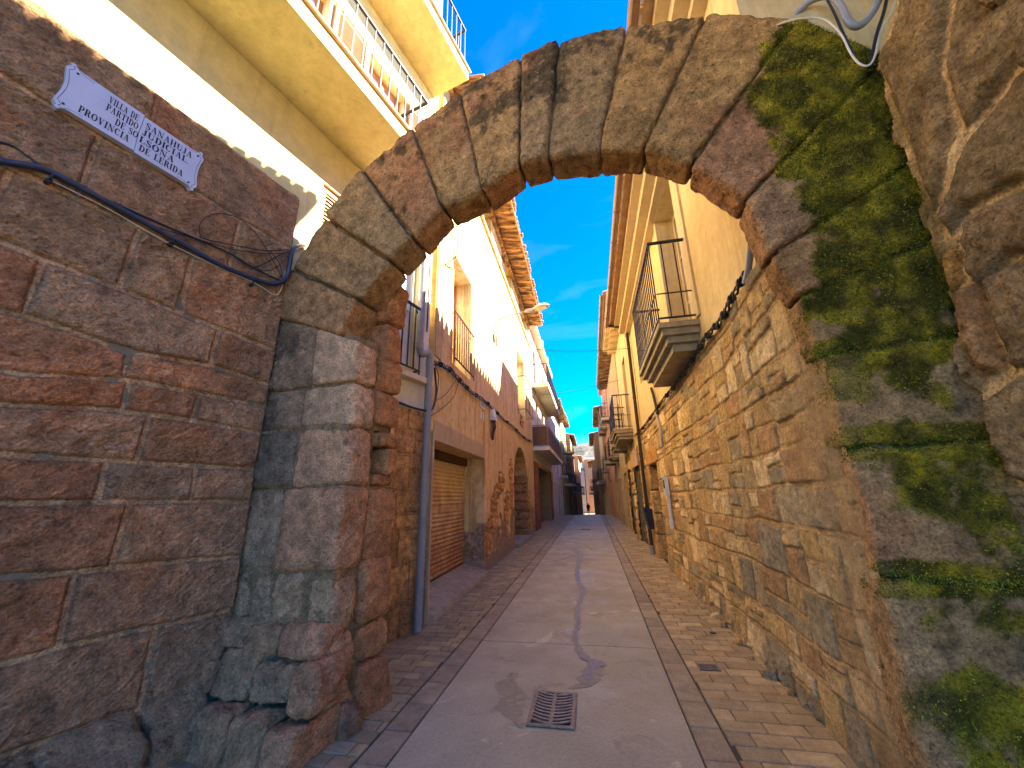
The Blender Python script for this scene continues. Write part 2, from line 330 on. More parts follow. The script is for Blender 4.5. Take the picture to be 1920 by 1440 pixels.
# ------------------------------------------------------------------ masonry as a relief: each stone is a raised, rounded, tinted patch between recessed mortar
def sdpoly(px, pz, poly):
    d = np.full(px.shape, 1e9); sgn = np.ones(px.shape); n = len(poly)
    for i in range(n):
        a = np.array(poly[i]); b = np.array(poly[i-1]); e = b-a
        wx = px-a[0]; wz = pz-a[1]; t = np.clip((wx*e[0]+wz*e[1])/(e@e+1e-12), 0, 1)
        d = np.minimum(d, (wx-e[0]*t)**2+(wz-e[1]*t)**2)
        c1 = pz >= a[1]; c2 = pz < b[1]; c3 = e[0]*wz > e[1]*wx
        f = (c1 & c2 & c3) | (~c1 & ~c2 & ~c3); sgn[f] *= -1
    return sgn*np.sqrt(d)
def masonry(name, F, us, zs, stones, mortar, m, parent=None, depth=0.03, rnd=0.035, holes=(), base=0.0, warp=0.012, rough=0.006, seed=1, bulge=None, post=None, off=0.012, chis=None):
    U, Zz = np.meshgrid(us, zs, indexing='ij'); u = U.ravel(); z = Zz.ravel()
    P0 = F.P(u, z, u*0)
    wu = u+warp*(fbm(P0, 3.5, 3, seed)+0.5*fbm(P0, 14, 2, seed+3)); wz = z+warp*(fbm(P0, 3.5, 3, seed+9)+0.5*fbm(P0, 14, 2, seed+5))
    H = np.zeros(len(u)); col = np.tile(np.array(mortar), (len(u), 1)).astype(float); r2 = np.random.RandomState(seed)
    best = np.full(len(u), -1.0)
    for poly, c in stones:
        a = np.array(poly); lo = a.min(0)-0.03; hi = a.max(0)+0.03
        k = np.where((wu > lo[0]) & (wu < hi[0]) & (wz > lo[1]) & (wz < hi[1]))[0]
        o_ = r2.uniform(-1, 1)*off; tu, tz = r2.uniform(-1, 1, 2)*off*1.5
        if len(k) == 0: continue
        d = -sdpoly(wu[k], wz[k], poly); ins = sst(d, -0.004, rnd)
        cx = a.mean(0); ext = np.maximum(hi-lo, 0.05)
        h = ins*(depth+o_+tu*(wu[k]-cx[0])/ext[0]+tz*(wz[k]-cx[1])/ext[1])
        g = d > best[k]; g &= d > -0.004; kk = k[g]; best[kk] = d[g]
        H[kk] = h[g]; t = sst(d[g], -0.002, 0.012)[:, None]
        col[kk] = col[kk]*(1-t)+np.array(c)*t
    eg = np.exp(-((best-.001)/.007)**2)*(best > -.5); col = col*(1-.5*eg)[:, None]
    n1 = fbm(P0, 5, 4, seed+20); n2 = fbm(P0, 26, 4, seed+30, 0.6); n3 = fbm(P0, 1.2, 3, seed+40)
    H = H+rough*1.6*n1+rough*1.3*n2*(0.4+0.6*sst(H, 0, depth))+base
    if chis:
        q = np.stack([(u*.8+z*.6)*chis[1], (-u*.6+z*.8)*chis[2], u*0+3.3], 1); n4 = fbm(q, 1, 3, seed+44, .6); n5 = fbm(P0, 2.6, 3, seed+47)
        cz_ = chis[0]*n4*(0.35+0.9*sst(n5, -.3, .4))*sst(H-base, depth*.2, depth*.9); H = H+cz_; col = col*(1+.30*np.clip(n4, -1, .6))[:, None]  # tone follows the tooling: shade of the hollows put into the colour
    if bulge is not None: H = H+bulge(u, z)
    col = col*(1+0.28*n1+0.18*n3+0.16*n2)[:, None]
    if post is not None: col, H = post(col, H, u, z, P0)
    keep = None
    if holes:
        cu = (us[:-1]+us[1:])/2; cz = (zs[:-1]+zs[1:])/2; CU, CZ = np.meshgrid(cu, cz, indexing='ij'); keep = np.ones(CU.shape, bool)
        for h in holes: keep &= ~((CU > h[0]) & (CU < h[1]) & (CZ > h[2]) & (CZ < h[3]))
    P = F.P(u, z, H)
    fl = np.dot(np.cross(F.U, F.Z), F.N) < 0
    return gridmesh(name, P, len(us), len(zs), keep, m, parent, np.clip(col, 0.004, 1), fl)
def rows_stones(lines, splits, pal, gap=0.011, seed=0, tint=None):
    """lines: list of (us,zs) polylines top to bottom; splits[i]: u positions between line i and i+1"""
    r2 = random.Random(seed); out = []
    for i in range(len(lines)-1):
        T = lines[i]; B = lines[i+1]; sp = splits[i]
        for a, b in zip(sp[:-1], sp[1:]):
            a2, b2 = a+gap, b-gap; xs = np.linspace(a2, b2, 6); j = r2.uniform(-0.015, 0.015)
            top = [(x, np.interp(x, *T)-gap+r2.uniform(-.004, .004)) for x in xs]; bot = [(x+j, np.interp(x, *B)+gap+r2.uniform(-.004, .004)) for x in xs[::-1]]
            if min(t[1] for t in top)-max(q[1] for q in bot) < 0.02: continue
            c = np.array(r2.choice(pal))*r2.uniform(0.8, 1.2)
            if tint: c = tint(c, (a+b)/2, top[2][1])
            out.append((top+bot, c))
    return out
def rubble(u0, u1, z0, z1, hs, ws, pal, seed=0, gap=0.012, wob=0.03, split=0.25, zl=None):
    r2 = random.Random(seed); out = []; z = z0; k = 0
    while z < z1:
        h = r2.uniform(*hs); k += 1; u = u0-r2.uniform(0, 0.2)
        def yy(x, zz): return zz+wob*math.sin(x*2.1+zz*5)+wob*0.7*math.sin(x*5.3+zz*9.0)
        while u < u1:
            wd = r2.uniform(*ws)*(0.6 if r2.random() < 0.25 else 1.0)
            cells = [(z, z+h)]
            if r2.random() < split and h > 0.2: m_ = z+h*r2.uniform(0.35, 0.65); cells = [(z, m_), (m_, z+h)]
            for a, b in cells:
                s1, s2 = r2.uniform(-.02, .02), r2.uniform(-.02, .02)
                xs = [u+gap+s1, u+wd/2, u+wd-gap+s2]; xb = [u+wd-gap-s2, u+wd/2, u+gap-s1]
                top = [(x, yy(x, b)-gap-r2.uniform(0, .02)) for x in xs]; bot = [(x, yy(x, a)+gap+r2.uniform(0, .012)) for x in xb]
                out.append((top+bot, np.array(r2.choice(pal))*r2.uniform(0.85, 1.2)))
            u += wd
        z += h
    return out

# ------------------------------------------------------------------ masonry block: a hexahedron with worn, rounded edges
def block(P8, res=0.025, rnd=0.05, amp=(0.02, 0.008), seed=0):
    P8 = np.array(P8, float)
    L = np.array([np.linalg.norm(P8[1]-P8[0]), np.linalg.norm(P8[3]-P8[0]), np.linalg.norm(P8[4]-P8[0])])
    L = np.maximum(L, np.array([np.linalg.norm(P8[6]-P8[7]), np.linalg.norm(P8[6]-P8[5]), np.linalg.norm(P8[6]-P8[2])])); L = np.maximum(L, 0.08)
    n = np.clip((L/res).astype(int), 4, 130); h = L/2
    ax = [np.linspace(-1, 1, k+1) for k in n]
    I = -np.ones((n[0]+1, n[1]+1, n[2]+1), int); sh = np.zeros(I.shape, bool)
    sh[0] = sh[-1] = True; sh[:, 0] = sh[:, -1] = True; sh[:, :, 0] = sh[:, :, -1] = True
    idx = np.argwhere(sh); I[sh] = np.arange(len(idx))
    p = np.stack([ax[k][idx[:, k]]*h[k] for k in range(3)], 1)
    r = min(rnd, 0.45*L.min()); q = np.clip(p, -h+r, h-r); d = p-q; d /= np.linalg.norm(d, axis=1)[:, None]+1e-9; p2 = q+d*r
    t = p2/(2*h)+0.5; x, y, z = t[:, :1], t[:, 1:2], t[:, 2:]
    W = (P8[0]*(1-x)*(1-y)+P8[1]*x*(1-y)+P8[2]*x*y+P8[3]*(1-x)*y)*(1-z)+(P8[4]*(1-x)*(1-y)+P8[5]*x*(1-y)+P8[6]*x*y+P8[7]*(1-x)*y)*z
    A = np.array([_n(P8[1]-P8[0]), _n(P8[3]-P8[0]), _n(P8[4]-P8[0])]); nn = d@A; nn /= np.linalg.norm(nn, axis=1)[:, None]
    dsp = 0.009*fbm(W, 34, 3, seed+2, .6)+amp[0]*fbm(W, 2.6, 3, seed)+amp[1]*fbm(W, 15, 4, seed+4, 0.6)-0.6*amp[0]*sst(fbm(W, 6, 2, seed+8), 0.35, 0.7)
    W = W+nn*dsp[:, None]; Fs = []
    def face(a, flip):
        q_ = np.stack([a[:-1, :-1], a[1:, :-1], a[1:, 1:], a[:-1, 1:]], -1).reshape(-1, 4); Fs.append(q_[:, ::-1] if flip else q_)
    face(I[0], True); face(I[-1], False); face(I[:, 0], False); face(I[:, -1], True); face(I[:, :, 0], True); face(I[:, :, -1], False)
    return W, np.concatenate(Fs), nn
class Blocks:
    def __init__(s): s.V = []; s.F = []; s.Cc = []; s.n = 0
    def add(s, P8, c, seed, pat=None, **k):
        V, F, nn = block(P8, seed=seed, **k); s.V.append(V); s.F.append(F+s.n); s.n += len(V)
        c = np.tile(np.array(c, float), (len(V), 1))
        c = c*(1+0.3*fbm(V, 4, 4, seed+50)+0.22*fbm(V, 20, 3, seed+60))[:, None]
        if pat is not None: c = pat(c, V, nn)
        s.Cc.append(np.clip(c, 0.004, 1))
    def build(s, name, m, parent):
        V = np.concatenate(s.V); F = np.concatenate(s.F); me = bpy.data.meshes.new(name)
        me.vertices.add(len(V)); me.vertices.foreach_set('co', V.astype(np.float32).ravel())
        me.loops.add(F.size); me.loops.foreach_set('vertex_index', F.astype(np.int32).ravel())
        me.polygons.add(len(F)); me.polygons.foreach_set('loop_start', np.arange(0, F.size, 4, dtype=np.int32)); me.update(calc_edges=True)
        setcol(me, np.concatenate(s.Cc)); return link(name, me, m, parent, True)

# ================================================================== THE SETTING: ground, road, pavements, hill
def sheet(name, x0, x1, ys, dz, m, nx=2, parent=None, kind='structure', xf=None):
    V = []; xs = np.linspace(x0, x1, nx); ys = np.array(ys)
    for x in xs:
        for y in ys: V.append((x, y, float(zg(y))+dz))
    return gridmesh(name, np.array(V), nx, len(ys), None, m, parent)
YS = list(np.arange(-8, 95, 1.0))
g = sheet('ground', -1500, 1500, [-1500, -50]+YS+[300, 2500], -0.03, MT['grout'], 2); tag(g, kind='structure')
g = sheet('pavement_base', -4.2, 2.6, YS, -0.012, MT['grout'], 2); tag(g, kind='structure')
RX0, RX1 = -1.345, 0.53
# road slabs with real joints
rd = MB(); joints = [-8, -3.2, 1.6, 4.86, 8.9, 13, 17, 21, 25, 29, 33, 37, 41, 45, 50, 55, 60, 66, 72, 80, 94]
me_all = []
for a, b in zip(joints[:-1], joints[1:]):
    ys = np.linspace(a+0.006, b-0.006, max(3, int((b-a)/0.5)))
    for i in range(len(ys)-1):
        z0, z1 = float(zg(ys[i])), float(zg(ys[i+1]))
        rd.add([(RX0, ys[i], z0), (RX1, ys[i], z0), (RX1, ys[i+1], z1), (RX0, ys[i+1], z1)], [(0, 1, 2, 3)])
    rd.add([(RX0, a+.006, zg(a)), (RX1, a+.006, zg(a)), (RX1, a+.006, zg(a)-.02), (RX0, a+.006, zg(a)-.02)], [(0, 3, 2, 1)])
# hole for the gully is simply covered by the cast frame standing 4 mm proud
tag(rd.build('road', MT['road']), kind='structure')
def pavers(name, x0, x1, y0, y1, wx, wy, pal, seed, jig=True, top=0.0, skew=0.0):
    r2 = random.Random(seed); mb = MB(); y = y0; k = 0
    while y < y1:
        hy = wy*r2.uniform(0.97, 1.03); x = x0-(wx*0.5 if (jig and k % 2) else 0)+(r2.uniform(-.03, .03) if jig else 0)
        while x < x1-0.01:
            wd = wx*(r2.uniform(0.9, 1.1) if jig else 1)
            a, b = max(x, x0)+0.004, min(x+wd, x1)-0.004; x += wd
            if b-a < 0.03: continue
            zt = float(zg(y))+top+r2.uniform(-.003, .003); e = 0.005; tl = r2.uniform(-.002, .002); z1_ = float(zg(y+hy))+top+tl
            c = tuple(np.array(r2.choice(pal))*r2.uniform(0.85, 1.12)); c = (*c,)
            yy0, yy1 = y+0.004, y+hy-0.004
            V = [(a, yy0, zt-.02), (b, yy0, zt-.02), (b, yy1, z1_-.02), (a, yy1, z1_-.02), (a, yy0, zt-e), (b, yy0, zt-e), (b, yy1, z1_-e), (a, yy1, z1_-e),
                 (a+e, yy0+e, zt), (b-e, yy0+e, zt), (b-e, yy1-e, z1_), (a+e, yy1-e, z1_)]
            mb.add(V, [(0,1,5,4),(1,2,6,5),(2,3,7,6),(3,0,4,7),(4,5,9,8),(5,6,10,9),(6,7,11,10),(7,4,8,11),(8,9,10,11)], c)
        y += hy; k += 1
    return tag(mb.build(name, MT['paver']), kind='structure')
GREY = [(0.24, 0.21, 0.175), (0.22, 0.195, 0.165), (0.26, 0.23, 0.19)]
RED = [(0.31, 0.25, 0.165), (0.27, 0.21, 0.135), (0.34, 0.28, 0.19), (0.27, 0.225, 0.16)]
LBR = [(0.29, 0.25, 0.16), (0.24, 0.20, 0.135), (0.29, 0.25, 0.175), (0.22, 0.195, 0.145)]
pavers('pavement_edge_strip', RX1+0.012, RX1+0.212, -2, 60, 0.2, 0.36, GREY, 1, False)
pavers('pavement_edge_strip', RX0-0.222, RX0-0.012, -2, 60, 0.21, 0.36, GREY, 2, False)
pavers('pavement', RX1+0.222, 1.56, -2, 45, 0.29, 0.15, RED, 3, True)
pavers('pavement', -3.0, RX0-0.232, 0.6, 45, 0.27, 0.135, LBR, 4, True)
# hillside far beyond the street
hu = np.linspace(-700, 900, 90); hv = np.linspace(500, 1500, 50)
HX, HY = np.meshgrid(hu, hv, indexing='ij'); hp = np.stack([HX.ravel(), HY.ravel(), 0*HX.ravel()], 1)
hz = np.interp(hp[:, 1], [500, 900, 1500], [-5, 118, 128])+14*fbm(hp, 0.006, 5, 3)+5*fbm(hp, 0.04, 4, 5)+hp[:, 0]*0.05
hp[:, 2] = hz
o = gridmesh('hills', hp, 90, 50, None, MT['hill'], None); tag(o, kind='structure')

# ================================================================== THE ARCH
arch = thing('stone_arch', 'rough sandstone archway of big wedge stones over the lane, green moss on its right side', 'arch', FA.p(0.1, 0))
def fa(x, y, out=0.0): return FA.at(x, y, out)
def front(px_e, px_i, T, back_int=True):
    e = fa(*px_e); i = fa(*px_i, -T) if back_int else fa(*px_i); return e, i
VJ = [((505, 592), (688, 657), .40, 1), ((545, 503), (712, 590), .38, 1), ((608, 405), (765, 520), .34, 1), ((680, 320), (803, 478), .32, 1),
      ((770, 236), (856, 422), .32, 1), ((862, 170), (925, 394), .32, 1), ((975, 108), (992, 350), .30, 1), ((1047, 76), (1040, 335), .32, 1), ((1172, 46), (1131, 326), .30, 1),
      ((1324, 24), (1209, 322), .30, 1), ((1490, 38), (1293, 350), .28, 1), ((1655, 110), (1391, 412), .28, 1), ((1722, 290), (1452, 470), .26, 0),
      ((1765, 440), (1510, 548), .26, 0), ((1795, 624), (1544, 665), .26, 0)]
vcol = [(0.33, 0.22, 0.14), (0.32, 0.235, 0.15), (0.29, 0.23, 0.155), (0.36, 0.23, 0.145), (0.35, 0.26, 0.155), (0.36, 0.265, 0.155), (0.30, 0.24, 0.17),
        (0.27, 0.22, 0.15), (0.33, 0.24, 0.13), (0.33, 0.24, 0.13), (0.31, 0.20, 0.14), (0.29, 0.21, 0.15), (0.25, 0.18, 0.11), (0.25, 0.19, 0.12)]
DK = np.array((0.045, 0.042, 0.032)); LT = np.array((0.40, 0.38, 0.31)); MG = np.array((0.055, 0.06, 0.008)); MG2 = np.array((0.33, 0.31, 0.025))
# moss fields, in wall metres on the arch front (centre, half sizes, strength)
def blob(x, y, rx, ry, k):
    c = fa(x, y); a = fa(x+rx, y); b = fa(x, y+ry); return (c[0], c[1], abs(a[0]-c[0]), abs(b[1]-c[1]), k)
MOSS = [blob(1560, 130, 120, 90, 1.2), blob(1620, 250, 120, 120, 1.3), blob(1600, 370, 90, 90, .85), blob(1680, 360, 70, 110, 1.1), blob(1640, 490, 100, 45, 1.1), blob(1650, 560, 110, 50, .95), blob(1700, 440, 50, 80, .9),
        blob(1660, 650, 120, 30, 1.25), blob(1640, 700, 70, 40, .9), blob(1720, 760, 70, 50, .5), blob(1700, 830, 150, 26, 1.3), blob(1780, 900, 110, 60, .8), blob(1700, 880, 60, 40, .9), blob(1880, 980, 60, 90, .75),
        blob(1740, 1085, 170, 24, 1.3), blob(1850, 1200, 90, 70, .6), blob(1850, 1330, 110, 60, .9), blob(1900, 1420, 90, 50, .9)]
def mossmask(V):
    u = (V-FA.o)@FA.U; z = V[:, 2]; n = fbm(V, 5, 5, 77, 0.6); n2 = fbm(V, 22, 3, 78); m = np.zeros(len(V))
    for cu, cz, a, b, k in MOSS: m = np.maximum(m, k*np.clip(2.1-np.sqrt(((u-cu)/(a*.95))**2+((z-cz)/(b*.95))**2), 0, 1))
    n3 = fbm(V, 11, 4, 79, .65); return sst(m+0.8*n+0.3*n2+.35*n3, 0.36, 0.8)
def vpat(c, V, nn):
    u = (V-FA.o)@FA.U; z = V[:, 2]; n = fbm(V, 3.2, 5, 91, 0.6); n2 = fbm(V, 16, 4, 92, 0.65)
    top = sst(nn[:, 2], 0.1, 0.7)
    lich = sst(n+0.35*n2+0.35*sst(z, 4.2, 5.4)-0.12*np.abs(u-1.6)+0.1, 0.33, 0.52)*(z > 3.6)
    c = c*(1-0.8*lich[:, None])+DK*0.8*lich[:, None]
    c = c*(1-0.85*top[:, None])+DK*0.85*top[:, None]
    spk = sst(fbm(V, 46, 2, 93), 0.45, 0.6)*lich*0.7
    c = c*(1-spk[:, None])+LT*spk[:, None]
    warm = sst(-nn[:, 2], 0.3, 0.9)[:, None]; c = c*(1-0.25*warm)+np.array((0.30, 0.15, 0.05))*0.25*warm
    pink = sst(fbm(V, 2.1, 3, 97), 0.2, 0.5)[:, None]*0.5; c = c*(1-pink)+np.array((0.34, 0.17, 0.12))*pink
    m = mossmask(V)[:, None]*(nn@FA.N > 0.05)[:, None]; gcol = MG+(MG2-MG)*sst(fbm(V, 9, 3, 98), -0.35, 0.4)[:, None]
    return c*(1-m)+gcol*m
ring = Blocks()
for k in range(len(VJ)-1):
    (e0, i0, T0, b0), (e1, i1, T1, b1) = VJ[k], VJ[k+1]; T = (T0+T1)/2
    E0, I0 = front(e0, i0, T0, b0); E1, I1 = front(e1, i1, T1, b1)
    E0, I0, E1, I1 = map(np.array, (E0, I0, E1, I1)); g_ = 0.005; I0, E0 = I0+(I0-E0)*.035, E0+(E0-I0)*.03; I1, E1 = I1+(I1-E1)*.035, E1+(E1-I1)*.03
    def sh(a, b): return a+(b-a)*g_/max(np.linalg.norm(b-a), .1)
    e0_, e1_ = sh(E0, E1), sh(E1, E0); i0_, i1_ = sh(I0, I1), sh(I1, I0)
    rr = random.Random(k); j = rr.uniform(-.02, .03)
    P8 = [FA.p(*i0_, j), FA.p(*i1_, j), FA.p(*i1_, -T1), FA.p(*i0_, -T0), FA.p(*e0_, j-.01), FA.p(*e1_, j-.01), FA.p(*e1_, -T1), FA.p(*e0_, -T0)]
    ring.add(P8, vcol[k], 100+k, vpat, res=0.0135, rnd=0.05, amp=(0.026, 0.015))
ringO = ring.build('voussoirs', MT['stone'], arch)
# mortar core between the wedge stones
mc = MB(); N_ = len(VJ)
pts = []
for e, i, T, b in VJ:
    E, I = front(e, i, T, b); E = np.array(E); I = np.array(I); d = (E-I); pts.append((I+d*0.05, E-d*0.03, T))
for k in range(N_-1):
    (I0, E0, T0), (I1, E1, T1) = pts[k], pts[k+1]
    mc.add([FA.p(*I0, -.055), FA.p(*I1, -.055), FA.p(*E1, -.055), FA.p(*E0, -.055), FA.p(*I0, -T0+.04), FA.p(*I1, -T1+.04), FA.p(*E1, -T1+.04), FA.p(*E0, -T0+.04)],
           [(0, 1, 2, 3), (7, 6, 5, 4), (0, 4, 5, 1), (3, 2, 6, 7)], (0.26, 0.205, 0.14))
MT['mortar'] = simple('pale_lime_mortar', (0.19, 0.145, 0.09), 0.95, 0, 0.6, 14, 0.8); MT['mossgrout'] = simple('mossy_grout', (0.045, 0.05, 0.012), 0.95, 0, 0.6, 14, 0.8)
mc.build('mortar', MT['stone'], arch)
# ---- left pier (front face + opening side), stone by stone
pl = Blocks(); xl, xr = -0.93, 0.085
zr = [fa(670, 660)[1]+0.02, fa(600, 722)[1], fa(600, 800)[1], fa(600, 912)[1], fa(560, 1072)[1], 0.62, 0.30, -0.06]
lc = [[(0.23, 0.19, 0.15), (0.40, 0.33, 0.26)], [(0.23, 0.19, 0.16), (0.39, 0.32, 0.25)], [(0.16, 0.15, 0.13), (0.36, 0.26, 0.19)], [(0.25, 0.21, 0.165), (0.33, 0.22, 0.155)],
      [(0.25, 0.205, 0.16), (0.33, 0.26, 0.195)], [(0.27, 0.21, 0.16), (0.35, 0.25, 0.18)], [(0.24, 0.175, 0.135), (0.30, 0.21, 0.15)]]
PT = 0.62
def lpat(c, V, nn):
    u = (V-FA.o)@FA.U; z = V[:, 2]; n = fbm(V, 4, 5, 191, 0.6)
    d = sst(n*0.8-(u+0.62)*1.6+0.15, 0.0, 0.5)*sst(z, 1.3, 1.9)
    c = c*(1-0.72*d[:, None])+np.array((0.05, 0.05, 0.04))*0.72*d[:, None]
    sp = sst(fbm(V, 50, 2, 192), 0.4, 0.6)[:, None]*0.5*d[:, None]; c = c*(1-sp)+LT*sp
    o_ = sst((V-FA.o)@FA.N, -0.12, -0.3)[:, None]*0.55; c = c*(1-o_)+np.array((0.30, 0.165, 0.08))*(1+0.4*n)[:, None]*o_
    low = sst(n-z*0.5+0.75, 0.2, 0.6)[:, None]*0.25; c = c*(1-low)+np.array((0.26, 0.19, 0.14))*low
    return c
for k in range(len(zr)-1):
    z1, z0 = zr[k]-.008, zr[k+1]+.008; r3 = random.Random(k+40)
    xm = [-0.42, -0.50, -0.46, -0.52, -0.50, -0.30, -0.45][k]; bl = [0, 0, 0, 0.0, 0.0, 0.0, 0.03][k]
    cells = [(xl, xm-.008, lc[k][0]), (xm+.008, xr+bl, lc[k][1])] if k > 1 else [(xl, xm+0.02, lc[k][0]), (xm+.026, xr, lc[k][1])]
    for a, b, cc in cells:
        j = r3.uniform(-.015, .02); nsub = 1
        if k == 4 and b < 0: cells2 = [(a, a+0.19, z0, z1), (a+0.21, b, z0, z1)]
        elif k == 4: cells2 = [(a, a+0.3, z0+0.05, z1-0.02), (a+0.33, b, z0, z1)]
        else: cells2 = [(a, b, z0, z1)]
        for a_, b_, z0_, z1_ in cells2:
            dp = PT*0.46 if b_ > 0 else PT*0.9
            ta = (np.interp(a_, [xl, xr], [.50, .10]), np.interp(b_, [xl, xr], [.50, .10])) if k == 0 else (0, 0)
            P8 = [FA.p(a_, z0_, j), FA.p(b_, z0_, j), FA.p(b_+0.02*(b_ > 0), z0_, -dp), FA.p(a_, z0_, -dp), FA.p(a_, z1_+ta[0], j), FA.p(b_, z1_+ta[1], j), FA.p(b_+0.02*(b_ > 0), z1_+ta[1], -dp), FA.p(a_, z1_+ta[0], -dp)]
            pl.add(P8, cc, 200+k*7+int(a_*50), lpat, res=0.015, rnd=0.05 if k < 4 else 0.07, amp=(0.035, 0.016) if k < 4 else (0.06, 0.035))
    # rear half of the opening side; one course has the niche
    zb0, zb1 = z0+.05*(k % 2), z1+.05*((k+1) % 2)
    if k in (2,):
        zb1 = fa(700, 835)[1]+0.03
    if k == 3: zb0 = z0+.02
    rc = [(0.38, 0.24, 0.13), (0.34, 0.21, 0.13), (0.34, 0.25, 0.15), (0.30, 0.19, 0.125), (0.32, 0.20, 0.13), (0.31, 0.2, 0.13), (0.26, 0.17, 0.12)][k]
    if k == 2: continue
    P8 = [FA.p(-.5, zb0, -PT*.48), FA.p(xr+.03+bl, zb0, -PT*.48), FA.p(xr+.06+bl, zb0, -PT), FA.p(-.5, zb0, -PT), FA.p(-.5, zb1, -PT*.48), FA.p(xr+.03+bl, zb1, -PT*.48), FA.p(xr+.06+bl, zb1, -PT), FA.p(-.5, zb1, -PT)]
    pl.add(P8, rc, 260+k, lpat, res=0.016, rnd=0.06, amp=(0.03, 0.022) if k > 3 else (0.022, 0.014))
# niche course: lintel lump, sill lump, rear cheek and the back of the recess
zt, zb = zr[2]-.01, zr[3]+.01
for a, b, z0, z1, d0, d1, cc, sd in [(-.5, xr+.07, zt-.13, zt-.0, -.36, -PT-.02, (0.27, 0.18, 0.11), 1), (-.5, xr+.02, zb, zb+.10, -.37, -PT, (0.25, 0.17, 0.11), 2),
                                     (-.5, xr-.20, zb+.1, zt-.13, -.37, -PT, (0.16, 0.155, 0.15), 3), (-.3, xr+.05, zb+.1, zt-.14, -PT+.16, -PT, (0.30, 0.22, 0.14), 4)]:
    P8 = [FA.p(a, z0, d0), FA.p(b, z0, d0), FA.p(b, z0, d1), FA.p(a, z0, d1), FA.p(a, z1, d0), FA.p(b, z1, d0), FA.p(b, z1, d1), FA.p(a, z1, d1)]
    pl.add(P8, cc, 290+sd, lpat, res=0.015, rnd=0.035, amp=(0.015, 0.01))
# springer blocks above the opening side
for z0, z1, cc, sd in [(zr[0]+.02, zr[0]+.42, (0.27, 0.15, 0.09), 1), (zr[0]+.44, zr[0]+.82, (0.29, 0.17, 0.10), 2)]:
    k_ = 0.02+0.09*(sd-1)
    P8 = [FA.p(-.3, z0, -.34), FA.p(xr+.03, z0, -.34), FA.p(xr+.06, z0, -PT), FA.p(-.3, z0, -PT), FA.p(-.3, z1, -.34), FA.p(xr+.03+k_, z1, -.34), FA.p(xr+.05+k_, z1, -PT+.1), FA.p(-.3, z1, -PT+.1)]
    pl.add(P8, cc, 310+sd, lpat, res=0.016, rnd=0.07, amp=(0.03, 0.015))
# tumbled footing stones bulging into the lane
r3 = random.Random(3)
for k in range(7):
    a = xr-0.06+r3.uniform(-.03, .10); d0 = -.02-0.085*k; hz_ = r3.uniform(.12, .3)
    P8 = [FA.p(a-.25, -.06, d0), FA.p(a+.12, -.06, d0), FA.p(a+.14, -.06, d0-.16), FA.p(a-.25, -.06, d0-.16), FA.p(a-.25, hz_, d0), FA.p(a+.03, hz_, d0), FA.p(a+.04, hz_, d0-.16), FA.p(a-.25, hz_, d0-.16)]
    pl.add(P8, r3.choice([(0.2, 0.13, 0.09), (0.24, 0.15, 0.1), (0.16, 0.13, 0.11)]), 330+k, lpat, res=0.015, rnd=0.06, amp=(0.05, 0.03))
r3 = random.Random(12)
for zlo, zhi, oa, ob in ((-.06, .24, .36, .29), (.25, .50, .20, .13), (.51, .72, .09, .03)):
    a = xl-.02-r3.uniform(0, .1)
    while a < xr-.02:
        w__ = r3.uniform(.18, .38); o1 = oa+r3.uniform(-.03, .03); o2 = ob+r3.uniform(-.03, .02); hz2 = zhi+r3.uniform(-.04, .03); b_ = min(a+w__, xr+.08)
        P8 = [FA.p(a, zlo, o1), FA.p(b_, zlo, o1), FA.p(b_, zlo, -.15), FA.p(a, zlo, -.15), FA.p(a, hz2, o2), FA.p(b_, hz2, o2), FA.p(b_, hz2, -.15), FA.p(a, hz2, -.15)]
        pl.add(P8, r3.choice([(0.28, 0.2, 0.14), (0.25, 0.2, 0.15), (0.32, 0.2, 0.14)]), 360+int(a*40)+int(zhi*70), lpat, res=0.015, rnd=.05, amp=(.05, .025)); a = b_+.008
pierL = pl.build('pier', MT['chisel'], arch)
MC = (0.25, 0.195, 0.14); cr = MB(); cr.hexa([FA.p(xl, -.1, -.03), FA.p(xr-.035, -.1, -.03), FA.p(xr-.02, -.1, -PT+.04), FA.p(xl, -.1, -PT+.04), FA.p(xl, zr[3], -.03), FA.p(xr-.035, zr[3], -.03), FA.p(xr-.02, zr[3], -PT+.04), FA.p(xl, zr[3], -PT+.04)], MC)
cr.hexa([FA.p(xl, zr[2], -.03), FA.p(xr-.035, zr[2], -.03), FA.p(xr-.02, zr[2], -PT+.04), FA.p(xl, zr[2], -PT+.04), FA.p(xl, zr[0]+.62, -.06), FA.p(xr-.035, zr[0]+.15, -.06), FA.p(xr-.02, zr[0]+.2, -PT+.04), FA.p(xl, zr[0]+.62, -PT+.04)], MC)
cr.hexa([FA.p(xl, zr[3]-.01, -.03), FA.p(xr-.035, zr[3]-.01, -.03), FA.p(xr-.035, zr[3]-.01, -.35), FA.p(xl, zr[3]-.01, -.35), FA.p(xl, zr[2]+.01, -.03), FA.p(xr-.035, zr[2]+.01, -.03), FA.p(xr-.035, zr[2]+.01, -.35), FA.p(xl, zr[2]+.01, -.35)], MC)
MT['mortar2'] = simple('grey_pointing', (0.16, 0.12, 0.075), 0.95, 0, 0.6, 9, 1.0, c2=(0.22, 0.16, 0.095))
cr.build('mortar', MT['stone'], arch)
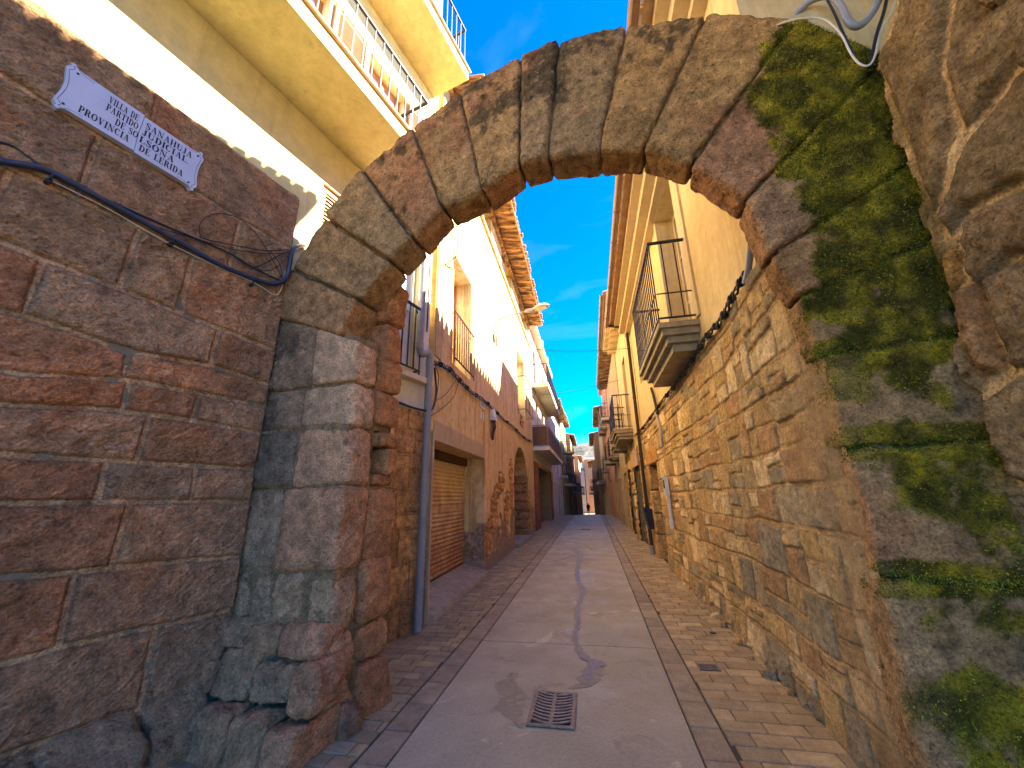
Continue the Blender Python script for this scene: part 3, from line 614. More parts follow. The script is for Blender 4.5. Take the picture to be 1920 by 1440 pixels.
# ---- right pier
pr_ = Blocks()
zq = [fa(1660, 645)[1], fa(1700, 832)[1], fa(1720, 1086)[1], 0.28, -0.08]
xq = 3.375; xw = 4.30
qc = [(0.33, 0.255, 0.16), (0.36, 0.27, 0.18), (0.33, 0.26, 0.175), (0.30, 0.24, 0.16)]
def rpat(c, V, nn):
    c = vpat(c, V, nn); u = (V-FA.o)@FA.U
    e = sst(u+0.15*fbm(V, 4, 4, 71), xq+.22, xq+.02)[:, None]*0.4; c = c*(1-e)+np.array((0.34, 0.25, 0.16))*e
    return c
for k in range(4):
    z1, z0 = zq[k]-.006, zq[k+1]+.006; dx = [0.0, 0.01, 0.02, 0.05][k]; r3 = random.Random(k+9); j = r3.uniform(-.02, .03)
    P8 = [FA.p(xq-dx, z0, j), FA.p(xw, z0, j), FA.p(xw, z0, -.26), FA.p(xq-dx, z0, -.26), FA.p(xq-dx+.01, z1, j), FA.p(xw, z1, j), FA.p(xw, z1, -.26), FA.p(xq-dx+.01, z1, -.26)]
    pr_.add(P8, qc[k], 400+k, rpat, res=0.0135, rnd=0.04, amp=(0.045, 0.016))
pierR = pr_.build('pier', MT['stone'], arch)
cr = MB(); cr.hexa([FA.p(xq+.04, -.1, -.07), FA.p(xw, -.1, -.07), FA.p(xw, -.1, -.24), FA.p(xq+.04, -.1, -.24), FA.p(xq+.04, zq[0]+.3, -.07), FA.p(xw, zq[0]+.3, -.07), FA.p(xw, zq[0]+.3, -.24), FA.p(xq+.04, zq[0]+.3, -.24)])
cr.build('mortar', MT['mossgrout'], arch)
# moss: countless tiny fronds over the arch's right side
def moss_tufts(obs, name, parent, n, seed):
    V = []; Nn = []
    for ob in obs:
        me = ob.data; v = np.empty(len(me.vertices)*3, np.float32); me.vertices.foreach_get('co', v); V.append(v.reshape(-1, 3).astype(float))
        v = np.empty(len(me.vertices)*3, np.float32); me.vertices.foreach_get('normal', v); Nn.append(v.reshape(-1, 3).astype(float))
    V = np.concatenate(V); Nn = np.concatenate(Nn); m = mossmask(V)*(Nn@FA.N > 0.0); rr = np.random.RandomState(seed)
    k = np.where(m > 0.45)[0]; k = k[rr.rand(len(k)) < np.clip(m[k], 0, 1)]; k = rr.choice(k, n); p = V[k]+rr.normal(0, .006, (n, 3)); nn = Nn[k]
    t = _rn(nn+rr.normal(0, .6, (n, 3))); a = _rn(np.cross(t, rr.normal(0, 1, (n, 3)))); L = rr.uniform(.003, .010, (n, 1)); w_ = rr.uniform(.002, .005, (n, 1))
    A = p-a*w_-nn*.003; B = p+a*w_-nn*.003; T = p+t*L; W = np.stack([A, B, T], 1).reshape(-1, 3)
    me = bpy.data.meshes.new(name); me.from_pydata(W.tolist(), [], np.arange(3*n).reshape(n, 3).tolist())
    g_ = (MG+(MG2*1.3-MG)*rr.rand(n, 1)**1.5*(0.5+0.8*sst(fbm(p, 6, 3, 5), -.3, .5))[:, None]); dryk = rr.rand(n) < 0.03; g_[dryk] = (0.3, 0.3, 0.16)
    setcol(me, np.repeat(g_, 3, 0)); o = link(name, me, MT['mossm'], parent); o['kind'] = 'stuff'; return o
def _rn(a): return a/(np.linalg.norm(a, axis=1)[:, None]+1e-9)
m_, n_, b_ = mat('moss', 0.95, 0, 0.1); a_ = nd(n_, 'ShaderNodeAttribute', attribute_name='Col'); n_.links.new(a_.outputs['Color'], b_.inputs['Base Color']); MT['mossm'] = m_
rightobs = [x for x in arch.children if x.name.startswith('pier') or x.name.startswith('voussoirs')]
moss_tufts([pierR, ringO], 'moss', arch, 150000, 3)

# ================================================================== LEFT NEAR WALL (base course of the yellow building, in chiselled ashlar)
def lineY(*px):
    q = [FY.at(x, y) for x, y in px]; us = [a for a, b in q]; zs = [b for a, b in q]; return (us, zs)
SL = -5.4; SE = -2.235
lines = [([SL, SE], [4.70, 4.66]), ([SL, SE], [4.04, 4.03]), ([SL, SE], [3.50, 3.50]),
         lineY((0, 453), (74, 486), (195, 533), (327, 587), (507, 657)), lineY((0, 587), (60, 597), (233, 660), (393, 687), (490, 720)),
         lineY((0, 700), (240, 715), (490, 762)), lineY((0, 762), (210, 770), (330, 785), (480, 813)), lineY((0, 853), (253, 867), (460, 880)), lineY((0, 943), (460, 940)),
         lineY((0, 1083), (180, 1068), (433, 1043)), lineY((0, 1247), (100, 1213), (173, 1200), (407, 1147)), lineY((0, 1413), (247, 1333), (400, 1267)), ([SL, SE], [0.18, 0.25]), ([SL, SE], [-.12, -.12])]
def su(x, y): return FY.at(x, y)[0]
sp = [[SL, -4.5, su(292, 187), SE], [SL, -4.3, su(170, 300), -2.75, SE], [SL, su(-60, 500), su(240, 490), su(340, 550), SE], [SL, su(62, 540), su(400, 650), SE],
      [SL, su(-200, 650), su(233, 690), SE], [SL, su(-200, 740), su(233, 740), su(365, 760), SE], [SL, su(-90, 800), su(270, 810), SE], [SL, su(-300, 905), su(187, 905), su(360, 905), SE],
      [SL, su(-300, 1000), su(225, 1000), SE], [SL, su(-300, 1150), su(120, 1140), SE], [SL, su(-300, 1330), su(268, 1267), SE], [SL, su(-200, 1400), su(200, 1390), SE], [SL, -4.2, -3.0, SE]]
palL = [(0.32, 0.18, 0.115), (0.28, 0.185, 0.13), (0.36, 0.19, 0.115), (0.24, 0.18, 0.135), (0.32, 0.215, 0.15)]
def tintL(c, u, z):
    if z > 3.4: c = 0.45*c+0.55*np.array((0.25, 0.20, 0.145))
    if z < 0.95: c = 0.35*c+0.65*np.array((0.19, 0.155, 0.125))
    return c
stL = rows_stones(lines, sp, palL, 0.017, 4, tintL)
def postL(col, H, u, z, P):
    n = fbm(P, 2.3, 5, 61, 0.6); n2 = fbm(P, 9, 4, 62)
    k = sst(n, 0.12, 0.35)[:, None]*0.5; col = col*(1-k)+np.array((0.30, 0.135, 0.06))*k
    k = sst(-n, 0.1, 0.4)[:, None]*0.4; col = col*(1-k)+np.array((0.18, 0.15, 0.12))*k
    e = sst(u+0.2*n, SE-.45, SE-.08)[:, None]*0.5; col = col*(1-e)+np.array((0.22, 0.18, 0.15))*e
    H = H+0.012*sst(n2, 0.2, 0.5)-0.006; H = H-0.10*sst(u, SE-.03, SE)
    wl_ = sst(fbm(P, 12, 4, 66, .65), 0.38, 0.55)[:, None]*0.3; col = col*(1-wl_)+np.array((0.34, 0.28, 0.22))*wl_
    return col, H
us = np.concatenate([np.linspace(SL, -4.3, 50)[:-1], np.linspace(-4.3, SE, 280)])
WL = thing('stone_wall', 'near left wall of tooled reddish-brown ashlar carrying the town name plaque', 'wall', FY.p(-3.5, 0))
masonry('facing', FY, us, np.linspace(-.1, 4.68, 600), stL, (0.36, 0.275, 0.20), MT['chisel'], WL, depth=0.023, rnd=0.02, base=0.03, warp=0.010, rough=0.009, seed=11, post=postL, off=0.006, chis=(.016, 22, 46))
wf = Blocks(); r3 = random.Random(14); a = -4.4
while a < SE-.05:
    w__ = r3.uniform(.3, .6); hh = r3.uniform(.14, .24)
    wf.add([FY.p(a, -.06, .30), FY.p(a+w__, -.06, .30), FY.p(a+w__, -.06, -.1), FY.p(a, -.06, -.1), FY.p(a, hh*.5, .26), FY.p(a+w__, hh*.5, .26), FY.p(a+w__, hh+.16, -.02), FY.p(a, hh+.16, -.02)], r3.choice([(0.25, 0.19, 0.14), (0.21, 0.17, 0.13)]), 380+int(-a*40), None, res=.016, rnd=.06, amp=(.05, .02)); a += w__+.008
wf.build('footing', MT['chisel'], WL)
c = MB(); c.fb(FY, SL, SE-.01, -.1, 4.67, -.35, 0.02); c.build('core', MT['mortar2'], WL)

# ================================================================== RIGHT NEAR WALL (big rounded boulders, camera side)
def fn(*px): return [FN.at(x, y) for x, y in px]
stN = [(fn((1652, 118), (1690, 40), (1700, -60), (1790, -60), (1775, 60), (1768, 140), (1795, 250), (1770, 340), (1750, 400), (1722, 300)), (0.26, 0.20, 0.12)),
       (fn((1800, -60), (2000, -60), (2000, 60), (1920, 118), (1815, 250), (1782, 150), (1790, 40)), (0.25, 0.20, 0.13)),
       (fn((1820, 272), (1925, 132), (2010, 90), (2010, 330), (1920, 340), (1825, 388), (1785, 445), (1765, 400), (1800, 330)), (0.22, 0.18, 0.12)),
       (fn((1828, 400), (1925, 352), (2010, 335), (2010, 470), (1905, 480), (1850, 550), (1822, 520), (1812, 450)), (0.24, 0.19, 0.13)),
       (fn((1782, 460), (1808, 470), (1812, 530), (1788, 556), (1772, 500)), (0.36, 0.22, 0.08)),
       (fn((1803, 545), (1845, 525), (1868, 610), (1900, 690), (1850, 706), (1812, 620)), (0.34, 0.22, 0.13)),
       (fn((1800, 625), (1838, 640), (1852, 720), (1840, 745), (1800, 690)), (0.30, 0.24, 0.16)),
       (fn((1856, 520), (1910, 488), (2010, 480), (2010, 690), (1906, 690), (1876, 600)), (0.25, 0.20, 0.14)),
       (fn((1855, 748), (1920, 706), (2010, 705), (2010, 920), (1925, 905), (1880, 830)), (0.27, 0.22, 0.15)),
       (fn((1880, 845), (1925, 920), (2010, 935), (2010, 1250), (1925, 1240), (1890, 1000)), (0.22, 0.19, 0.13))]
masz = rubble(-2.6, -0.25, 0, 6.4, (.35, .6), (.5, .9), [(0.25, 0.2, 0.13), (0.28, 0.2, 0.12)], 77)
un = [FN.at(2010, 400)[0]]
stN += [(p, c) for p, c in masz if max(a for a, b in p) < min(un)+.02]
def postN(col, H, u, z, P):
    n = fbm(P, 3, 5, 41, .6); e = sst(u+.12*n, -.22, -.02)*sst(z, 2.0, 2.6)*sst(n+.3, 0, .4); e = (e*0.8)[:, None]
    return col*(1-e)+MG*1.3*e, H
WN = thing('stone_wall', 'near right wall of large rounded boulders with pale mortar joints, camera side of the mossy pier', 'wall', FN.p(-1, 0))
masonry('facing', FN, np.linspace(-2.6, 0.12, 190), np.linspace(-.1, 6.4, 400), stN, (0.60, 0.48, 0.31), MT['stone'], WN, depth=0.07, rnd=0.045, base=0.0, warp=0.016, rough=0.016, seed=21, post=postN, off=0.02, chis=(.012, 14, 26))
import bmesh
fo = [x for x in WN.children if x.name.startswith('facing')][0]; bm = bmesh.new(); bm.from_mesh(fo.data); dl = []
for f in bm.faces:
    q = np.array(f.calc_center_median()); q = q-FN.o+np.array(WN.location)*0; u_, z_ = q@FN.U, q[2]
    if u_ > np.interp(z_, [0, 1.6, 2.4, 4.1, 4.4, 6], [.02, .0, -.03, -.11, -.42, -.8])+.02*math.sin(z_*9)+.015*math.sin(z_*23): dl.append(f)
bmesh.ops.delete(bm, geom=dl, context='FACES'); bm.to_mesh(fo.data); bm.free()
for q in ((-2.6, -.02, -.1, 2.4), (-2.6, -.14, 2.401, 4.1), (-2.6, -.5, 4.101, 4.7), (-2.6, -.85, 4.701, 6.38)): c = MB(); c.fb(FN, *q, -.5, -.03, (.3, .24, .15)); c.build('core', MT['stone'], WN)

# ================================================================== building kit
def wallmesh(F, u0, u1, z0, z1, holes, depth=0.3, back=5.0, th=0.0, res=None):
    """a wall skin with real openings and their reveals, plus flanks and top; holes: (u0,u1,z0,z1[,depth])"""
    mb = MB(); us = sorted(set([u0, u1]+[h[0] for h in holes]+[h[1] for h in holes])); zs = sorted(set([z0, z1]+[h[2] for h in holes]+[h[3] for h in holes]))
    us = [u for u in us if u0 <= u <= u1]; zs = [z for z in zs if z0 <= z <= z1]
    for a, b in zip(us[:-1], us[1:]):
        for c, d in zip(zs[:-1], zs[1:]):
            m_ = ((a+b)/2, (c+d)/2)
            if any(h[0] < m_[0] < h[1] and h[2] < m_[1] < h[3] for h in holes): continue
            mb.quad(F.p(a, c, th), F.p(b, c, th), F.p(b, d, th), F.p(a, d, th))
    for h in holes:
        a, b, c, d = h[:4]; dp = h[4] if len(h) > 4 else depth; c2 = max(c, z0); d2 = min(d, z1)
        for p, q in (((a, c2), (b, c2)), ((b, c2), (b, d2)), ((b, d2), (a, d2)), ((a, d2), (a, c2))):
            mb.quad(F.p(*p, th), F.p(*q, th), F.p(*q, -dp), F.p(*p, -dp))
    for u in (u0, u1): mb.quad(F.p(u, z0, th), F.p(u, z1, th), F.p(u, z1, -back), F.p(u, z0, -back))
    mb.quad(F.p(u0, z1, th), F.p(u1, z1, th), F.p(u1, z1, -back), F.p(u0, z1, -back))
    mb.quad(F.p(u0, z0, -back), F.p(u1, z0, -back), F.p(u1, z1, -back), F.p(u0, z1, -back))
    return mb
def backing(F, h, parent, m='dark', dp=0.3):
    mb = MB(); a, b, c, d = h[:4]; dp = h[4] if len(h) > 4 else dp; mb.fb(F, a-.02, b+.02, c-.02, d+.02, -dp-.06, -dp+.002); return mb.build('backing_wall', MT[m], parent)
def window(F, h, parent, name='window', frame='wood', glass='glass', dp=0.22, fw=0.07, mull=1, bars=1, curtain=False):
    a, b, c, d = h[:4]; dp = h[4]-.03 if len(h) > 4 else dp
    fr = MB()
    for x0, x1, y0, y1 in ((a, a+fw, c, d), (b-fw, b, c, d), (a+fw, b-fw, d-fw, d), (a+fw, b-fw, c, c+fw)): fr.fb(F, x0, x1, y0, y1, -dp-.05, -dp+.02)
    for k in range(mull): x = a+(b-a)*(k+1)/(mull+1); fr.fb(F, x-fw*.5, x+fw*.5, c+fw, d-fw, -dp-.05, -dp+.025)
    for k in range(bars): y = c+(d-c)*(k+1)/(bars+1); fr.fb(F, a+fw, b-fw, y-fw*.3, y+fw*.3, -dp-.05, -dp+.014)
    f = fr.build(name, MT[frame], parent)
    gb = MB(); gb.fb(F, a+fw*.5, b-fw*.5, c+fw*.5, d-fw*.5, -dp-.03, -dp-.018); gb.build('pane', MT[glass], f)
    if curtain: cb = MB(); cb.fb(F, a+fw, b-fw, c+fw, d-fw, -dp-.016, -dp-.012); cb.build('curtain', MT['curtain'], f)
    return f
def railing(F, u0, u1, z0, h, o, parent, m='iron', step=0.12, sides=(True, True), o0=0.0, r=0.008, mid=None, panel=None, name='railing'):
    mb = MB(); t = 0.016
    mb.fb(F, u0-t, u1+t, z0+h-.02, z0+h+.012, o-t, o+t); mb.fb(F, u0-t, u1+t, z0+.06, z0+.08, o-t*.7, o+t*.7)
    n = max(2, int((u1-u0)/step))
    for k in range(n+1):
        u = u0+(u1-u0)*k/n; mb.fb(F, u-r, u+r, z0+(0.0 if k in (0, n) else .07), z0+h, o-r, o+r)
    if mid: mb.fb(F, u0, u1, z0+mid-.006, z0+mid+.006, o-r*1.1, o+r*1.1)
    for i, u in enumerate((u0, u1)):
        if not sides[i] or o-o0 < 0.08: continue
        mb.fb(F, u-t, u+t, z0+h-.02, z0+h+.012, o0, o-t); mb.fb(F, u-t*.7, u+t*.7, z0+.06, z0+.08, o0, o-t)
        if mid: mb.fb(F, u-r, u+r, z0+mid-.006, z0+mid+.006, o0, o-t)
        k2 = max(1, int((o-o0)/step))
        for k in range(1, k2): q = o0+(o-o0)*k/k2; mb.fb(F, u-r, u+r, z0+.07, z0+h, q-r, q+r)
    f = mb.build(name, MT[m], parent)
    if panel:
        pb = MB(); pb.fb(F, u0, u1, z0+.08, z0+h-.06, o-.022, o-.012)
        for i, u in enumerate((u0, u1)): pb.fb(F, u-.005, u+.005, z0+.08, z0+h-.06, o0+.01, o-.03)
        pb.build('screen', MT[panel], f)
    return f
def balcony(F, u0, u1, z, proj, parent, th=0.16, m='slab', steps=0, h=1.0, rm='iron', step=0.12, panel=None, mid=None, railo=0.05, lip=None):
    mb = MB()
    if steps:
        e = 0; s = th/steps
        for k in range(steps): mb.fb(F, u0+e, u1-e, z-s*(k+1)+.002*(k > 0), z-s*k, 0.002, proj-e); e += 0.065
    else: mb.fb(F, u0, u1, z-th, z, .002, proj)
    sb = mb.build('balcony', MT[m], parent)
    if lip: lb = MB(); lb.fb(F, u0-.03, u1+.03, z+.002, z+.035, .002, proj+.035); lb.build('edge_tiles', MT[lip], sb)
    railing(F, u0+railo, u1-railo, z+(.035 if lip else 0), h, proj-railo, sb, rm, step, panel=panel, mid=mid)
    return sb
def eaves(F, u0, u1, z, out, parent, m='tile', boards='oldwood', pitch=0.28, tw=0.2, depth=2.5, seed=0, rafters=0.5, ragged=0.03, under=True, tv=1.0):
    r2 = random.Random(seed); rf = MB(); zb = z
    def P(u, o, dz=0): return F.p(u, zb-(o)*pitch+dz, o)
    b = MB(); o = -0.02
    if under:
        n = int((u1-u0)/0.22)
        for k in range(n):
            a = u0+(u1-u0)*k/n; c = u0+(u1-u0)*(k+1)/n-0.015; d = r2.uniform(-.025, .02); e = out-r2.uniform(0, .07)
            b.hexa([P(a, -.1, d), P(c, -.1, d), P(c, e, d), P(a, e, d), P(a, -.1, d+.025), P(c, -.1, d+.025), P(c, e, d+.025), P(a, e, d+.025)])
        k = u0+.1
        while k < u1 and rafters:
            b.hexa([P(k, -.1, -.11), P(k+.08, -.1, -.11), P(k+.08, out-.12, -.08), P(k, out-.12, -.08), P(k, -.1, -.005), P(k+.08, -.1, -.005), P(k+.08, out-.1, -.005), P(k, out-.1, -.005)]); k += rafters
        b.build('eaves_boards', MT[boards], parent)
    n = int((u1-u0)/tw)
    for k in range(n):
        uc = u0+(k+.5)*tw; j = r2.uniform(-ragged, ragged); V = []; m_ = 7
        for o_ in (out+.05+j, out-.35+j, -depth):
            dz = .035 if o_ != -depth else .035
            for q in range(m_): t = math.pi*q/(m_-1); V.append(P(uc-math.cos(t)*tw*.46, o_, dz+math.sin(t)*tw*.38*tv+(.02 if o_ > out-.2 else 0)))
            for q in range(m_)[::-1]: t = math.pi*q/(m_-1); V.append(P(uc-math.cos(t)*tw*.40, o_, dz-.004+math.sin(t)*tw*.30*tv+(.02 if o_ > out-.2 else 0)))
        w2 = 2*m_; Fc = [(i*w2+q, i*w2+(q+1) % w2, (i+1)*w2+(q+1) % w2, (i+1)*w2+q) for i in range(2) for q in range(w2)]
        Fc += [(q, q+1, w2-2-q, w2-1-q) for q in range(m_-1)]
        rf.add(V, Fc)
    rf.hexa([P(u0, -depth, .025), P(u1, -depth, .025), P(u1, out, .025), P(u0, out, .025), P(u0, -depth, .045), P(u1, -depth, .045), P(u1, out-.01, .045), P(u0, out-.01, .045)])
    return rf.build('roof', MT[m], parent, False)
def hpx(F, l, r, t, b): return (l, r, b, t)
def pt(F, x, y, out=0.0): u, z = F.at(x, y, out); return F.p(u, z, out)
def cable(name, pts, r, m, label, cat='cable', group=None, n=6, k=6, parent=None, jit=0.0):
    mb = MB(); P = spline(pts, k)
    if jit: P = [np.array(p)+rs.normal(0, jit, 3) for p in P]
    mb.tube(P, r, n); o = mb.build(name, MT[m], parent, True)
    return tag(o, label, cat, group) if label else o

# ================================================================== YELLOW BUILDING (left, lit by the sun)
YB = thing('yellow_house', 'pale yellow rendered house above the near left wall with cantilevered balconies', 'house', FY.p(-2, 0))
zbase = 2.70
wy = [(-0.93, -0.2, 3.35, 5.2, .12), (FY.at(608, 340)[0], FY.at(608, 340)[0]+1.0, 3.9, 5.14, .12), (-4.4, -3.6, 5.98, 7.9, .2), (-3.1, -2.25, 5.98, 7.9, .2), (-1.55, -.75, 5.98, 7.9, .2), (-4.0, -3.0, 8.95, 10.9, .2), (-1.8, -1.0, 8.95, 10.9, .2)]
wb = wallmesh(FY, -7.5, 0.10, zbase, 12.2, wy, back=4.0); wb.build('wall', MT['yellow'], YB)
mb = MB()
for q in ((-1.15, -.931, 2.77, 5.6), (-.199, .095, 2.77, 5.6), (-.931, -.199, 2.77, 3.15), (-.931, -.199, 5.21, 5.6)): mb.fb(FY, *q, .002, .008)
mb.build('white_render', MT['white'], YB)
for h in wy: backing(FY, h, YB)
window(FY, wy[0], YB, frame='plastic', curtain=True)
for h in wy[2:]: window(FY, h, YB, name='balcony_door', frame='wood', curtain=True, mull=1, bars=2, fw=.08)
def shutter(F, u0, u1, z0, z1, o, parent, m='wood', ang=0.0, name='shutter', slat=0.06):
    mb = MB(); f = .06
    for a, b, c, d in ((u0, u0+f, z0, z1), (u1-f, u1, z0, z1), (u0+f, u1-f, z0, z0+f), (u0+f, u1-f, z1-f, z1)): mb.fb(F, a, b, c, d, o, o+.035)
    z = z0+f+.01
    while z < z1-f-.03:
        mb.hexa([F.p(u0+f, z, o+.03), F.p(u1-f, z, o+.03), F.p(u1-f, z+.008, o+.03), F.p(u0+f, z+.008, o+.03), F.p(u0+f, z+slat*.75, o+.006), F.p(u1-f, z+slat*.75, o+.006), F.p(u1-f, z+slat*.75+.008, o+.006), F.p(u0+f, z+slat*.75+.008, o+.006)]); z += slat
    return mb.build(name, MT[m], parent)
h = wy[1]; shutter(FY, h[0]+.01, h[0]+.5, h[2]+.01, h[3]-.01, -.07, YB, slat=.05); shutter(FY, h[0]+.52, h[1]-.01, h[2]+.01, h[3]-.01, -.07, YB, slat=.05)
for a, b, z in ((-2.2, -1.62, 6.0), (-.72, -.2, 6.0), (-4.95, -4.45, 6.0), (-.95, -.4, 9.0)): shutter(FY, a, b, z, z+1.9, .03, YB)
# balcony 1 and 2, slab with a render beam and a tiled lip
def ybalc(u0, u1, z, proj, hh, name='balcony'):
    s = MB(); s.fb(FY, u0, u1, z-.20, z, .002, proj); sb = s.build('balcony', MT['yellow'], YB)
    l = MB(); l.fb(FY, u0-.03, u1+.04, z+.002, z+.03, .002, proj+.04); l.build('edge_tiles', MT['tile'], sb)
    railing(FY, u0+.08, u1-.06, z+.03, hh, proj-.05, sb, 'iron', .14, r=.007); return sb
u_a = (onc := None)
def at_z(x, y, z):
    r = R@_d(x, y); t = (z-CH)/r[2]; q = C+r*t-FY.o; return float(q@FY.U), float(q@FY.N)
zb1 = FY.at(590, 235)[1]
e1 = at_z(737, 267, zb1); ybalc(-6.6, e1[0]+.55, zb1+.20, .80, 0.95)
zb2 = zb1+3.0; e2 = at_z(878, 150, zb2); ybalc(-6.6, e2[0], zb2+.20, e2[1], 1.0)
mb = MB(); mb.fb(FY, -7.5, .1, 12.2, 12.4, -4, .5); mb.build('cornice', MT['yellow'], YB)
# rubble-and-render plinth beyond the arch
pal_b = [(0.44, 0.31, 0.18), (0.41, 0.29, 0.17), (0.46, 0.33, 0.2)]
def postB(col, H, u, z, P):
    n = fbm(P, 3, 5, 31, .6); k = sst(n*.6-z*.55+.5, 0, .35)[:, None]*.6; return col*(1-k)+np.array((0.20, 0.13, 0.09))*k, H
masonry('plinth', FY, np.linspace(-1.6, 0.10, 110), np.linspace(-.1, 2.76, 170), rubble(-1.7, .15, -.1, 2.8, (.33, .5), (.4, .9), pal_b, 5, .005, .01, .1), (0.40, 0.28, 0.17), MT['stone'], YB, depth=0.008, rnd=0.015, base=.03, rough=.008, seed=31, post=postB, off=.004)
mb = MB(); mb.fb(FY, -1.6, .10, -.1, 2.75, -.3, .02); mb.build('plinth_core', MT['mortar2'], YB)
mb = MB(); mb.fb(FY, -1.0, .10, 3.16, 3.24, .0, .13); sb = mb.build('sill', MT['slab'], YB)
railing(FY, -1.0, -.22, 3.24, 1.03, .10, YB, 'iron', .13, o0=0, r=.008, mid=None)

# ================================================================== OCHRE HOUSE (garage, arched door, lamp)
OH = thing('ochre_house', 'peeling ochre house with rusty roller door, arched doorway and deep timber eaves', 'house', FL.p(6, 0))
G0, G1 = FL.at(812, 800)[0], FL.at(908, 868)[0]; gz = 2.42
gh = (G0, G1, 0.02, gz, .50)
wa, wz1 = FL.at(852, 487); wbz = FL.at(882, 712); h1 = (wa, wbz[0], 3.92, 6.2, .42)
a0, _ = FL.at(963, 880); a1, _ = FL.at(988, 870); arcz = FL.at(975, 838)[1]; acx = (a0+a1)/2; asp = arcz-(a1-a0)/2*0.85
b0, bz1 = FL.at(968, 650); b1, _ = FL.at(985, 780); h2 = (b0, b1, 4.55, 7.1, .30)
LEN = FL.at(999, 700, 0)[0]; LEN = 12.25
zt_ = 9.75
lofts = [(2.9, 4.1, 8.75, 9.72, .45), (5.6, 7.4, 8.75, 9.72, .45), (9.2, 11.2, 8.75, 9.72, .45)]
holes = [gh, h1, h2]+lofts
wm = wallmesh(FL, 0.0, LEN, -.1, zt_, holes+[(a0, a1, .12, arcz+.0, .7)], back=5)
# arch head infill
N2 = 14; ra = (a1-a0)/2
for k in range(N2):
    t0, t1 = math.pi*k/N2, math.pi*(k+1)/N2
    p0 = (acx-math.cos(t0)*ra, asp+math.sin(t0)*(arcz-asp)); p1 = (acx-math.cos(t1)*ra, asp+math.sin(t1)*(arcz-asp))
    wm.quad(FL.p(*p0, 0), FL.p(*p1, 0), FL.p(p1[0], arcz, 0), FL.p(p0[0], arcz, 0)); wm.quad(FL.p(*p0, 0), FL.p(*p1, 0), FL.p(*p1, -.7), FL.p(*p0, -.7))
wm.build('wall', MT['ochre'], OH)
# strip of exposed masonry at the near corner, above the pipes
mb = MB(); mb.fb(FL, .02, .30, 3.75, 9.7, 0.003, .02); mb.build('corner_strip', MT['apricot'], OH)
# garage
f = MB(); U0, U1 = G0-.02, G1+.02; zz = .24; k = 0; per = .075
while zz < gz+.02:
    if 1.30 < zz < 1.42: f.fb(FL, U0, U1, zz, 1.44, -.47, -.452); zz = 1.44; continue
    for q in range(6):
        t0, t1 = q/6, (q+1)/6; o0 = -.47+.022*abs(math.sin(math.pi*t0)); o1 = -.47+.022*abs(math.sin(math.pi*t1))
        f.quad(FL.p(U0, zz+per*t0, o0), FL.p(U1, zz+per*t0, o0), FL.p(U1, zz+per*t1, o1), FL.p(U0, zz+per*t1, o1))
    zz += per
sh_ = f.build('roller_door', MT['shutter'], OH)
for q in ((.20, .25, -.47, -.44), (gz-.16, gz+.03, -.499, -.40)): mb = MB(); mb.fb(FL, U0, U1, *q); mb.build('door_rail', MT['rustiron'], sh_)
mb = MB()
mb.hexa([FL.p(G0+.005, -.05, -.5), FL.p(G1-.005, -.05, -.5), FL.p(G1-.005, -.05, .13), FL.p(G0+.005, -.05, .13), FL.p(G0+.005, .25, -.5), FL.p(G1-.005, .25, -.5), FL.p(G1-.005, .10, .10), FL.p(G0+.005, .07, .10)])
mb.build('threshold_ramp', MT['conc'], OH)
MT['lintelgrey'] = plaster('grey_cement_band', (0.50, 0.38, 0.22), (0.44, 0.33, 0.19), (0.25, 0.18, 0.1), .4, .4)
mb = MB(); mb.fb(FL, 0.01, G0, -.05, gz+.12, .003, .035); mb.fb(FL, G0, G1+.02, gz, gz+.30, .003, .012); mb.build('door_surround', MT['lintelgrey'], OH)
# first-floor french window with juliet rail
backing(FL, h1, OH); window(FL, h1, OH, 'balcony_door', 'wood', 'glass', curtain=True, bars=2, mull=1)
railing(FL, h1[0]-.03, h1[1]+.05, 3.93, 1.0, .06, OH, 'rustiron', .13, sides=(1, 1), o0=0, r=.008)
# second, blocked window with rail stubs
backing(FL, h2, OH, 'white'); railing(FL, h2[0]+.05, h2[1]+.1, 4.6, 1.35, .30, OH, 'rustiron', .9, o0=0, r=.01)
# door under the arch
mb = MB(); mb.fb(FL, a0-.02, a1+.02, .0, arcz+.1, -.74, -.68); dr = mb.build('plank_door', MT['dark'], OH)
mb = MB(); mb.fb(FL, a0+1.0, a0+1.04, 1.2, 1.3, -.68, -.65); mb.build('handle', MT['rustiron'], dr)
stq = [((a1-.42-random.random()*.1, a1+.03, z, z+.32), 0) for z in np.arange(.1, 2.3, .33)]
bk = Blocks()
for k, (q, _) in enumerate(stq):
    a, b, c, d = q; bk.add([FL.p(a1-.16, c, -.66), FL.p(a1+.02, c, -.66), FL.p(a1+.02, c, .02), FL.p(a1-.10, c, .02), FL.p(a1-.16, d-.02, -.66), FL.p(a1+.02, d-.02, -.66), FL.p(a1+.02, d-.02, .02), FL.p(a1-.10, d-.02, .02)], random.choice([(0.24, 0.18, 0.12), (0.28, 0.2, 0.13), (0.2, 0.16, 0.11)]), 500+k, res=.05, rnd=.04)
bk.build('jamb_stones', MT['stone'], OH)
mb = MB(); mb.fb(FL, a0+.0, a1-.02, -.05, .2, -.6, .15); mb.build('doorstep', MT['conc'], OH)
